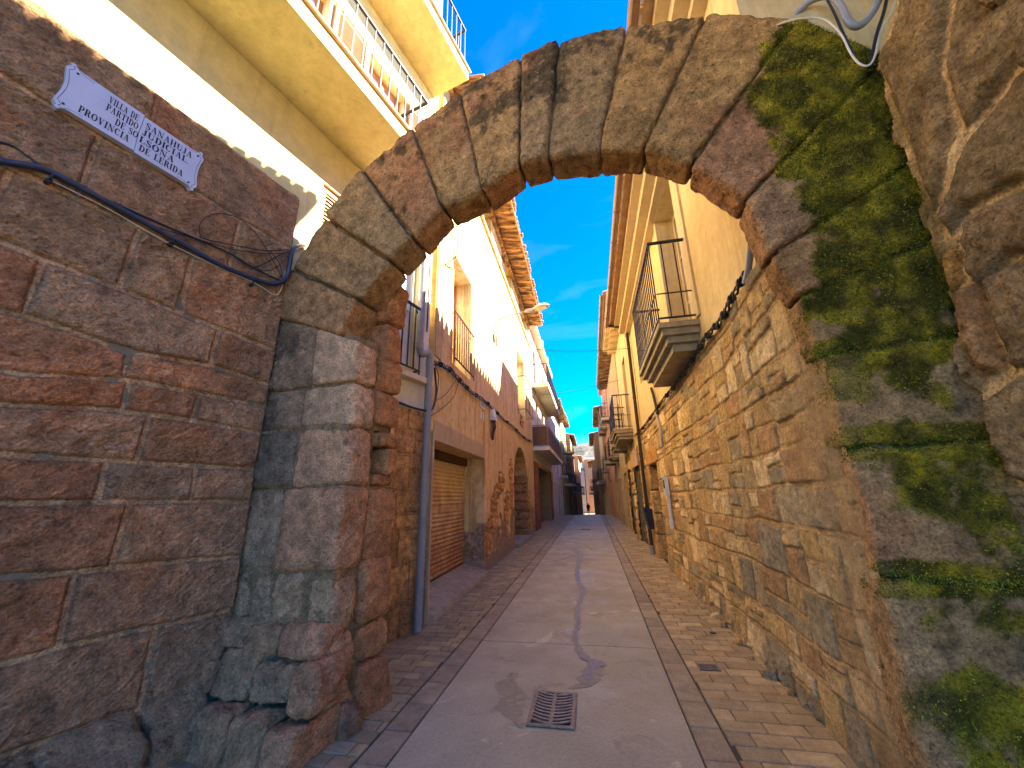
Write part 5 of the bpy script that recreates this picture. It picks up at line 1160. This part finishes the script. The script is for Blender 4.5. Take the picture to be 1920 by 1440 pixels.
# drain pipe between yellow and ochre houses
FP_ = FL
dp_ = MB(); o_ = .09
zs_ = 4.0
pipe = thing('downpipe', 'grey plastic downpipe with an offset elbow between the yellow and ochre houses', 'downpipe', pt(FY, 778, 1182, .08))
def py_(x, y, o=.10): return np.array(pt(FY, x, y, o))
A = py_(797, 505); B = py_(787, 655); B2 = py_(790, 664); Cc = py_(803, 662, .13); D_ = py_(806, 672, .13); E_ = py_(797, 800, .12); F_ = py_(778, 1182, .11)
top_ = A+np.array([0, 0, 2.6]); top_[:2] = B[:2]+(A[:2]-B[:2])*.2; A[:2] = top_[:2]; F_[:2] = D_[:2]+(F_[:2]-D_[:2])*.3
m1 = MB(); m1.tube([top_, A, B], .052, 14); m1.build('upper_pipe', MT['greypipe'], pipe, True)
m1 = MB(); m1.tube(spline([B+np.array([0, 0, .03]), B, B2, (B2+Cc)/2, Cc, D_, D_-np.array([0, 0, .1])], 4), .05, 14); m1.tube([D_-np.array([0, 0, .02]), D_-np.array([0, 0, .12])], .06, 14); m1.tube([B+np.array([0, 0, .1]), B-np.array([0, 0, .0])], .06, 14); m1.build('elbow', MT['greypipe'], pipe, True)
F_[2] = 0.01
m1 = MB(); m1.tube([D_-np.array([0, 0, .05]), F_], .053, 14); mid = D_*.45+F_*.55; m1.tube([mid+np.array([0, 0, .12]), mid-np.array([0, 0, .12])], .060, 14); m1.tube([mid+np.array([0, 0, .05]), mid-np.array([0, 0, -.01])], .066, 14); m1.build('lower_pipe', MT['greypipe'], pipe, True)
# two thinner pipes higher on the yellow house
m1 = MB(); m1.tube([py_(790, 640, .05)+FY.U*.12+FY.Z*.2, py_(790, 640, .05)+FY.U*.12+FY.Z*7], .012, 6); tag(m1.build('wire', MT['cable'], None), 'black wire running up the wall corner beside the downpipe', 'wire')
# short horizontal conduit from the arch to the downpipe
cable('conduit', [py_(690, 742, .07), py_(735, 750, .07), py_(770, 763, .07), py_(800, 770, .14), py_(812, 764, .1), pt(FL, 818, 735, .05), pt(FL, 815, 690, .06)], .016, 'cable', 'black conduit crossing from the arch behind the grey downpipe', 'conduit')
# cable bundle along the ochre house
def bundle(name, F, px, label, n=4, r=.011, o=.05, spread=.02, seed=1):
    r2 = random.Random(seed); T = thing(name, label, 'cables', pt(F, *px[0], o)); base = [np.array(pt(F, x, y, o)) for x, y in px]
    for k in range(n):
        mb = MB(); pts = []
        for i, p in enumerate(spline(base, 7)): pts.append(p+F.Z*(spread*math.sin(i*.8+k*2.1)+r2.uniform(-.006, .006))+F.N*(spread*.6*math.cos(i*.8+k*2.1)))
        mb.tube(pts, r*r2.uniform(.6, 1.2), 5); mb.build('strand', MT['cable'], T, True)
    sp_ = spline(base, 7)
    for i in range(3, len(sp_)-1, 5):
        d = _n(sp_[i+1]-sp_[i-1]); mb = MB(); mb.tube([sp_[i]-d*.014, sp_[i]+d*.014], spread+.012, 8); mb.build('tie', MT['cable'], T, True)
    return T
bundle('cable_bundle', FL, [(815, 680), (840, 690), (865, 716), (885, 735), (915, 757), (940, 782), (965, 803), (985, 822), (997, 828)], 'sagging bundle of black cables strapped across the ochre house', 4, .014, .06, .035, 2)
mb = MB()
for q in ([(815, 682), (822, 705), (820, 735), (812, 765)], [(860, 716), (850, 745), (830, 765), (808, 780)], [(855, 712), (835, 740), (815, 752)]): mb.tube(spline([pt(FL, x, y, .05) for x, y in q], 5), .006, 5)
tag(mb.build('cable', MT['cable'], None, True), 'thin black cables dropping from the bundle above the roller door', 'cables')
# name and number tiles, junction box
def plate(F, x0, y0, x1, y1, name, label, m='plate', th=.02, marks=()):
    a, z1 = F.at(x0, y0, .0); b, z0 = F.at(x1, y1, .0); T = thing(name, label, 'sign', F.p(a, z0)); mb = MB(); mb.fb(F, min(a, b), max(a, b), min(z0, z1), max(z0, z1), .002, th); mb.build('plate', MT[m], T)
    mb = MB()
    for q in marks: mb.fb(F, a+(b-a)*q[0], a+(b-a)*q[1], z0+(z1-z0)*q[2], z0+(z1-z0)*q[3], th+.0005, th+.002)
    if mb.v: mb.build('lettering', MT['ink'], T)
    return T
plate(FL, 899, 751, 907, 769, 'street_sign', 'small white street name plate under the cable bundle', marks=[(.15, .85, .72, .80), (.1, .9, .42, .58), (.2, .8, .2, .27)])
plate(FL, 900, 771, 906, 790, 'number_plate', 'little cream number tile beneath the street name plate', 'plastic', marks=[(.35, .65, .66, .85), (.3, .7, .40, .48), (.35, .65, .12, .3)])
jb = thing('junction_box', 'pale domed junction box with black cable ends hanging below it on the ochre house', 'junction box', pt(FL, 920, 795))
ju, jz = FL.at(920, 790); mb = MB()
prof = [(0, .0), (.32, .0), (.32, .25), (.25, .36), (.10, .40), (0, .36)]
mb.hexa([FL.p(ju-.13, jz, .01), FL.p(ju+.15, jz, .01), FL.p(ju+.15, jz, .14), FL.p(ju-.13, jz, .16), FL.p(ju-.12, jz+.34, .01), FL.p(ju+.12, jz+.34, .01), FL.p(ju+.08, jz+.30, .10), FL.p(ju-.08, jz+.30, .11)])
mb.build('cover', MT['plastic'], jb)
mb = MB(); rr_ = random.Random(8)
for k in range(11):
    a = rr_.uniform(-.11, .12); b_ = rr_.uniform(-.08, .08); q = [FL.p(ju+a, jz+.02, .07), FL.p(ju+a*1.1, jz-.14, .09+rr_.uniform(-.03, .03)), FL.p(ju+b_, jz-.3, .06), FL.p(ju+b_*.6, jz-.42+rr_.uniform(-.08, .12), .05)]; mb.tube(spline(q, 4), rr_.uniform(.008, .018), 5)
mb.build('cable_ends', MT['cable'], jb, True)
# street lamp on its bracket
lp = FL.at(930, 640); lamp = thing('street_lamp', 'wall-mounted street lamp with curved bracket and flat oval head over the lane', 'street lamp', FL.p(*lp))
yl = FL.p(*lp)[1]
def oy(x, y, Y): r = R@_d(x, y); t = Y/r[1]; return C+r*t
arm = [FL.p(lp[0], lp[1]-.0, .04), FL.p(lp[0], lp[1]+.25, .05), oy(931, 606, yl), oy(940, 597, yl), oy(960, 591, yl), oy(988, 583, yl)]
mb = MB(); mb.tube(spline(arm, 5), .022, 8); mb.fb(FL, lp[0]-.04, lp[0]+.04, lp[1]-.15, lp[1]+.15, .0, .04); mb.build('bracket', MT['greypipe'], lamp, True)
h0 = oy(984, 584, yl); h1_ = oy(1000, 581, yl); h2_ = oy(1028, 573, yl); ax_ = _n(h2_-h0); 
mb = MB(); mb.tube([h0, h0*.7+h1_*.3, h1_], [.035, .06, .065], 10); mb.build('driver_box', MT['greypipe'], lamp, True)
mb = MB(); n = 9; V = []; secs = np.linspace(0, 1, n); sd_ = _n(np.cross(ax_, [0, 0, 1])); up_ = np.cross(sd_, ax_)
for t in secs:
    c_ = h1_+(h2_-h1_)*t*1.08; wv = .17*math.sqrt(max(0.03, 1-(2*t-.95)**2))+.01
    for k in range(10): a = 2*math.pi*k/10; V.append(c_+sd_*wv*math.cos(a)+up_*((.09 if math.sin(a) > 0 else .025)*math.sin(a)*wv/.17))
F_l = [(i*10+k, i*10+(k+1) % 10, (i+1)*10+(k+1) % 10, (i+1)*10+k) for i in range(n-1) for k in range(10)]+[tuple(range(10)), tuple(range((n-1)*10, n*10))]
mb.add(V, F_l); mb.build('lamp_head', MT['plastic'], lamp, True)
mb = MB(); cc_ = h1_+(h2_-h1_)*.55; mb.add([cc_+ax_*.16*math.cos(a)+sd_*.11*math.sin(a)-up_*.028 for a in np.linspace(0, 2*math.pi, 14)[:-1]], [tuple(range(13))]); mb.build('lens', MT['curtain'], lamp)
# flag holder bracket
mb = MB(); mb.tube([pt(FL, 932, 630, .02), pt(FL, 952, 585, .02)], .004, 5)
mb2 = MB(); q = [FL.at(832, 468), FL.at(843, 466)]; u, z = FL.at(834, 497)
mb2.tube([FL.p(u, z, 0), FL.p(u-.08, z+.1, .25), FL.p(u-.05, z+.75, .25), FL.p(u+.05, z+.8, .02)], .012, 5); mb2.tube([FL.p(u, z, 0), FL.p(u+.42, z+.18, .03), FL.p(u+.30, z+.85, .03), FL.p(u+.05, z+.8, .02)], .012, 5)
tag(mb2.build('flag_bracket', MT['rustiron'], None), 'thin bent iron bracket high on the ochre house above the downpipe', 'bracket')
# cables across the lane
def span(a, b, sag, label, r=.006):
    a = np.array(a); b = np.array(b); P = [a+(b-a)*t-np.array([0, 0, 1])*sag*4*t*(1-t) for t in np.linspace(0, 1, 14)]
    mb = MB(); mb.tube(P, r, 5); return tag(mb.build('overhead_cable', MT['cable'], None), label, 'cable', 'cables spanning the lane')
span(pt(FL, 930, 645, .05), pt(FR, 1184, 652, .05), .16, 'nearest overhead cable slung from the street lamp to the cream house', .007)
span(pt(FL2, 1000, 742, .1), pt(FR, 1162, 712, .05), .10, 'middle overhead cable crossing below the left white balcony', .008)
span(pt(FL2, 1080, 827, .1), pt(FR2, 1128, 806, .05), .05, 'short overhead cable high between the farther houses', .014)
span(pt(FL2, 1070, 860, .1), pt(FR2, 1135, 855, .05), .05, 'lowest overhead cable crossing in front of the hillside', .014)

# ---- right side services
bundle('cable_bundle', FR, [(1190, 818), (1203, 805), (1222, 780), (1245, 748), (1262, 728), (1288, 690), (1310, 655), (1330, 625), (1352, 600), (1372, 560), (1395, 520), (1403, 512)], 'drooping black cable bundle along the top of the honey rubble wall', 5, .010, .07, .03, 5)
cable('conduit', [pt(FR, 1398, 530, .08), pt(FR, 1403, 505, .08), pt(FR, 1407, 470, .08), pt(FR, 1411, 430, .07), pt(FR, 1417, 380, .06)], .028, 'greypipe', 'grey conduit rising up the cream wall behind the arch', 'conduit', n=10)
dpz = [FR.at(x, y, .09) for x, y in ((1167, 558), (1191, 760), (1225, 1030))]
U_p = 11.2
pp = thing('downpipe', 'slim dark brown downpipe with a grey foot beside the stone doorway', 'downpipe', FR.p(U_p, 0, .09))
mb = MB(); mb.tube([FR.p(U_p, .28, .09), FR.p(U_p, EZ-.25, .09), FR.p(U_p, EZ-.1, .2), FR.p(U_p, EZ, .6)], .045, 10)
for z in (1.2, 2.6, 4.2): mb.tube([FR.p(U_p, z, .09), FR.p(U_p, z+.05, .09)], .055, 10)
mb.build('pipe', MT['dark'], pp, True); mb = MB(); mb.tube([FR.p(U_p, 0.02, .09), FR.p(U_p, .30, .09)], .06, 10); mb.build('foot', MT['greypipe'], pp, True)
mb = MB(); u = 10.75; mb.hexa([FR.p(u, .72, .03), FR.p(u+.3, .72, .03), FR.p(u+.3, .72, .16), FR.p(u, .72, .15), FR.p(u, 1.2, .03), FR.p(u+.3, 1.2, .03), FR.p(u+.3, 1.24, .22), FR.p(u, 1.24, .22)])
lb = tag(mb.build('letter_box', MT['iron'], None), 'small black hooded box fixed beside the brown downpipe', 'box')
u, z = FR.at(1254, 892); mtb = thing('meter_box', 'narrow white meter box with dark slot and trunking on the rubble wall', 'meter box', FR.p(u, z))
mb = MB(); mb.fb(FR, u-.08, u+.08, 1.52, 1.88, .04, .11); mb.build('cover', MT['plastic'], mtb)
mb = MB(); mb.fb(FR, u-.07, u+.05, 1.66, 1.82, .1105, .114); mb.build('slot', MT['dark'], mtb); mb = MB(); mb.fb(FR, u-.03, u+.05, 1.08, 1.518, .04, .08); mb.fb(FR, u-.05, u+.06, .93, 1.078, .04, .09); mb.build('trunking', MT['plastic'], mtb)
cable('conduit', [pt(FR, 1221, 728, .05), pt(FR, 1226, 745, .05), pt(FR, 1233, 775, .06)], .030, 'dark', 'short thick dark tube leaning above the right cable bundle', 'conduit', n=8)
cable('conduit', [pt(FR, 1229, 775, .06), pt(FR, 1235, 790, .06), pt(FR, 1240, 815, .07), pt(FR, 1243, 838, .06)], .022, 'greypipe', 'pale grey tube bending down over the rubble wall below the cables', 'conduit', n=8)
cable('wire', [pt(FR, 1184, 652, .04), pt(FR, 1190, 700, .03), pt(FR, 1197, 760, .03), pt(FR, 1200, 790, .03)], .006, 'cable', 'thin wire down the cream wall below the overhead cable hook', 'wire')
# conduit knot over the mossy shoulder, top right
def fa3(x, y, o): return FA.p(*FA.at(x, y, o), o)
cable('conduit', [fa3(1470, 62, -.25), fa3(1490, 30, -.2), fa3(1520, 2, -.15), fa3(1555, -8, -.1), fa3(1575, 10, -.05), fa3(1592, 42, .0), fa3(1612, 48, 0), fa3(1635, 25, 0), fa3(1650, -10, 0), fa3(1660, -60, 0)], .024, 'greypipe', 'corrugated grey conduit snaking over the mossy shoulder of the arch', 'conduit', n=10)
cable('cable', [fa3(1440, 56, -.05), fa3(1470, 42, .02), fa3(1510, 34, .05), fa3(1545, 37, .06), fa3(1575, 62, .07), fa3(1595, 100, .08), fa3(1612, 120, .09), fa3(1630, 122, .09), fa3(1642, 100, .07), fa3(1650, 60, .05), fa3(1672, 20, .03), fa3(1690, -30, 0)], .0065, 'whitecable', 'pale cable drooping in a loop over the mossy top of the arch', 'cable')
cable('cable', [fa3(1540, -20, .02), fa3(1562, 20, .04), fa3(1580, 60, .05), fa3(1598, 100, .06), fa3(1605, 118, .07)], .008, 'cable', 'black cable beside the pale loop over the arch', 'cable')
cable('cable', [fa3(1628, 125, .08), fa3(1635, 105, .06), fa3(1645, 60, .05), fa3(1658, 20, .03), fa3(1668, -30, 0)], .011, 'cable', 'thick black cable climbing the corner right of the moss', 'cable')

# ================================================================== in the road
def onz(x, y, z=0.0): r = R@_d(x, y); t = (z-CH)/r[2]; return C+r*t
q = [onz(1000, 1298), onz(1083, 1302), onz(1077, 1370), onz(990, 1363)]
cx_ = sum(a[0] for a in q)/4; y0_, y1_ = (q[2][1]+q[3][1])/2, (q[0][1]+q[1][1])/2; hw = (abs(q[1][0]-q[0][0])+abs(q[2][0]-q[3][0]))/4
dg = thing('drain_grate', 'cast iron road gully with two rows of curved slots in the middle of the lane', 'drain grate', (cx_, (y0_+y1_)/2, 0))
mb = MB(); mb.box((cx_-hw, y0_, .002), (cx_+hw, y1_, .004)); mb.build('shaft_dark', MT['hole'], dg)  # flat black sheet, its colour standing in for the unlit shaft below
mb = MB(); t = .007; fr = .030
mb.box((cx_-hw, y0_, .0045), (cx_-hw+fr, y1_, .014)); mb.box((cx_+hw-fr, y0_, .0045), (cx_+hw, y1_, .014)); mb.box((cx_-hw+fr, y0_, .0045), (cx_+hw-fr, y0_+fr*.9, .014)); mb.box((cx_-hw+fr, y1_-fr*.9, .0045), (cx_+hw-fr, y1_, .014))
mb.box((cx_-.013, y0_+fr, .0045), (cx_+.013, y1_-fr, .0145))
nb_ = 10; L_ = y1_-y0_-2*fr; W_ = hw-fr
for k in range(nb_):
    for sgn in (-1, 1):
        yb = y0_+fr+L_*(k+.12)/nb_; n = 7; V = []
        for i in range(n+1):
            x = sgn*(W_*i/n); d = .050*(i/n)**2
            for dy, z in ((0, .0045), (L_/nb_*.52, .0045), (L_/nb_*.52, .0135), (0, .0135)):
                V.append((cx_+x, min(max(yb+d+dy, y0_+fr*.5), y1_-fr*.5), z))
        mb.add(V, [(i*4+j, i*4+(j+1) % 4, (i+1)*4+(j+1) % 4, (i+1)*4+j) for i in range(n) for j in range(4)]+[(0, 1, 2, 3), (n*4+3, n*4+2, n*4+1, n*4)])
mb.build('grille', MT['castiron'], dg)
for (x, y, w_, name, label) in ((1328, 1252, .09, 'drain_cover', 'small square ribbed drain cover among the right-hand pavers'), (1108, 966, .45, 'manhole_cover', 'flat dark manhole cover far along the lane'), (1098, 993, .2, 'drain_cover', 'little dark cover in the road mid-distance'), (1336, 1187, .03, 'drain_cover', 'tiny rusty cap by the foot of the rubble wall')):
    p = onz(x, y, .1 if y < 1000 else 0); z = float(zg(p[1])); p = onz(x, y, z)
    T = thing(name, label, 'drain cover', (p[0], p[1], z)); mb = MB(); mb.box((p[0]-w_, p[1]-w_*.8, z+.001), (p[0]+w_, p[1]+w_*.8, z+.005)); mb.build('shaft_dark', MT['hole'], T)  # black sheet again painted as the dark beneath the ribs
    mb = MB(); nb2 = 6
    for k in range(nb2): yy = p[1]-w_*.8+w_*1.6*k/nb2; mb.box((p[0]-w_*.92, yy, z+.0052), (p[0]+w_*.92, yy+w_*1.6/nb2*.45, z+.010))
    for s_ in (-1, 1): mb.box((p[0]+s_*w_*.95-.008, p[1]-w_*.8, z+.0052), (p[0]+s_*w_*.95+.008, p[1]+w_*.8, z+.0105))
    mb.build('grille', MT['castiron'], T)
# trickle of water to the gully
def ribbon(px, ws, m, name, dz, seed, kind='structure'):
    P = [onz(x, y) for x, y in px]; P = [onz(x, y, float(zg(p[1]))) for (x, y), p in zip(px, P)]; ws_ = np.interp(np.linspace(0, len(px)-1, (len(px)-1)*8+1), range(len(px)), ws); S_ = spline(P, 8)
    V = []; S_ = spline(P, 40); n__ = len(S_); ws_ = np.interp(np.linspace(0, len(px)-1, n__), range(len(px)), ws); Q = np.array(S_)
    na = fbm(Q, 9, 4, seed, .65); nb3 = fbm(Q, 9, 4, seed+5, .65); nc = fbm(Q, 4, 3, seed+9)
    for i, (p, w_) in enumerate(zip(S_, ws_)):
        a = max(.15, 1+1.5*na[i]); b = max(.15, 1+1.5*nb3[i]); x_ = p[0]+nc[i]*w_*.8; V += [(x_-w_*a, p[1], float(zg(p[1]))+dz), (x_+w_*b, p[1], float(zg(p[1]))+dz)]
    mb = MB(); mb.add(V, [(2*i, 2*i+1, 2*i+3, 2*i+2) for i in range(n__-1)]); return tag(mb.build(name, MT[m]), kind=kind)
path = [(1092, 1284), (1108, 1262), (1114, 1243), (1098, 1235), (1084, 1215), (1079, 1190), (1083, 1165), (1082, 1140), (1093, 1110), (1082, 1085), (1084, 1060), (1088, 1040), (1076, 1028)]
ribbon([(1068, 1292)]+path, [.03, .075, .10, .085, .05, .04, .03, .035, .03, .055, .045, .05, .06, .10], 'damp', 'damp_concrete', .004, 1)
ribbon(path, [.02, .05, .06, .035, .024, .018, .014, .018, .016, .03, .02, .03, .06], 'wet', 'water', .007, 2)
ribbon([(975, 1365), (960, 1330), (950, 1290), (965, 1262)], [.02, .10, .09, .03], 'damp', 'damp_concrete', .004, 5)
ribbon([(1040, 1052), (1060, 1046), (1080, 1040)], [.05, .12, .02], 'damp', 'damp_concrete', .004, 6)
# gravel crumbs along the foot of the rubble wall
r3 = random.Random(2)
for k in range(7):
    bk = Blocks()
    y = 3.9+k*.42+r3.uniform(-.1, .1); x = 1.40+r3.uniform(-.03, .03); s_ = r3.uniform(.03, .055)
    bk.add([(x-s_, y-s_, -.02), (x+s_*1.6, y-s_, -.02), (x+s_*1.6, y+s_, -.02), (x-s_, y+s_, -.02), (x-s_*.8, y-s_*.8, s_*1.3), (x+s_*1.6, y-s_, s_*1.6), (x+s_*1.6, y+s_, s_*1.6), (x-s_*.8, y+s_*.8, s_*1.3)], r3.choice(palR), 800+k, res=.02, rnd=.04, amp=(.02, .01)); bk.build('footing_stone', MT['stone'], CHs)


# ================================================================== the walker
def person():
    p = onz(1104, 963, -1.08); z0 = float(zg(p[1])); x, y = p[0], p[1]
    J = {'pel': (0, 0, .93), 'wai': (0, 0, 1.10), 'che': (0, .02, 1.32), 'nek': (0, .0, 1.48), 'hd': (0, -.02, 1.60), 'top': (0, -.01, 1.70),
         'hl': (-.09, 0, .90), 'kl': (-.10, -.10, .50), 'al': (-.10, -.02, .09), 'tl': (-.10, -.17, .04), 'hr': (.09, 0, .90), 'kr': (.10, .06, .50), 'ar': (.10, .22, .12), 'tr': (.10, .12, .03),
         'sl': (-.19, 0, 1.40), 'el': (-.25, .06, 1.13), 'wl': (-.24, -.04, .90), 'fl': (-.24, -.07, .80), 'sr': (.19, 0, 1.40), 'er': (.26, .03, 1.13), 'wr': (.25, -.08, .90), 'fr': (.25, -.11, .80)}
    E_ = [('pel', 'wai'), ('wai', 'che'), ('che', 'nek'), ('nek', 'hd'), ('hd', 'top'), ('pel', 'hl'), ('hl', 'kl'), ('kl', 'al'), ('al', 'tl'), ('pel', 'hr'), ('hr', 'kr'), ('kr', 'ar'), ('ar', 'tr'), ('che', 'sl'), ('sl', 'el'), ('el', 'wl'), ('wl', 'fl'), ('che', 'sr'), ('sr', 'er'), ('er', 'wr'), ('wr', 'fr')]
    Rr = dict(pel=.16, wai=.14, che=.17, nek=.055, hd=.10, top=.075, hl=.11, hr=.11, kl=.065, kr=.065, al=.045, ar=.045, tl=.035, tr=.035, sl=.075, sr=.075, el=.05, er=.05, wl=.035, wr=.035, fl=.03, fr=.03)
    def skin(name, keys, scale, parent, m, root):
        ks = [k for k in J if k in keys]; me = bpy.data.meshes.new(name); me.from_pydata([J[k] for k in ks], [(ks.index(a), ks.index(b)) for a, b in E_ if a in ks and b in ks], [])
        o = bpy.data.objects.new(name, me); COL.objects.link(o); md = o.modifiers.new('skin', 'SKIN'); sv = me.skin_vertices[0].data
        for i, k in enumerate(ks): r = Rr[k]*scale; sv[i].radius = (r, r)
        sv[ks.index(root)].use_root = True
        sb_ = o.modifiers.new('sub', 'SUBSURF'); sb_.levels = sb_.render_levels = 2; me.materials.append(MT[m]); o.parent = parent; return o
    T = thing('person', 'person in a dark knee-length coat and white trousers walking far down the lane', 'person', (x, y, z0))
    b = skin('body', set(J), 1, T, 'skin', 'pel')
    skin('coat', {'pel', 'wai', 'che', 'sl', 'el', 'wl', 'sr', 'er', 'wr', 'hl', 'hr', 'kl', 'kr'}, 1.22, T, 'cloth', 'pel')
    skin('trousers', {'kl', 'al'}, 1.35, T, 'plate', 'kl'); skin('trousers', {'kr', 'ar'}, 1.35, T, 'plate', 'kr')
    skin('hair', {'hd', 'top'}, 1.14, T, 'cloth', 'hd')
person()
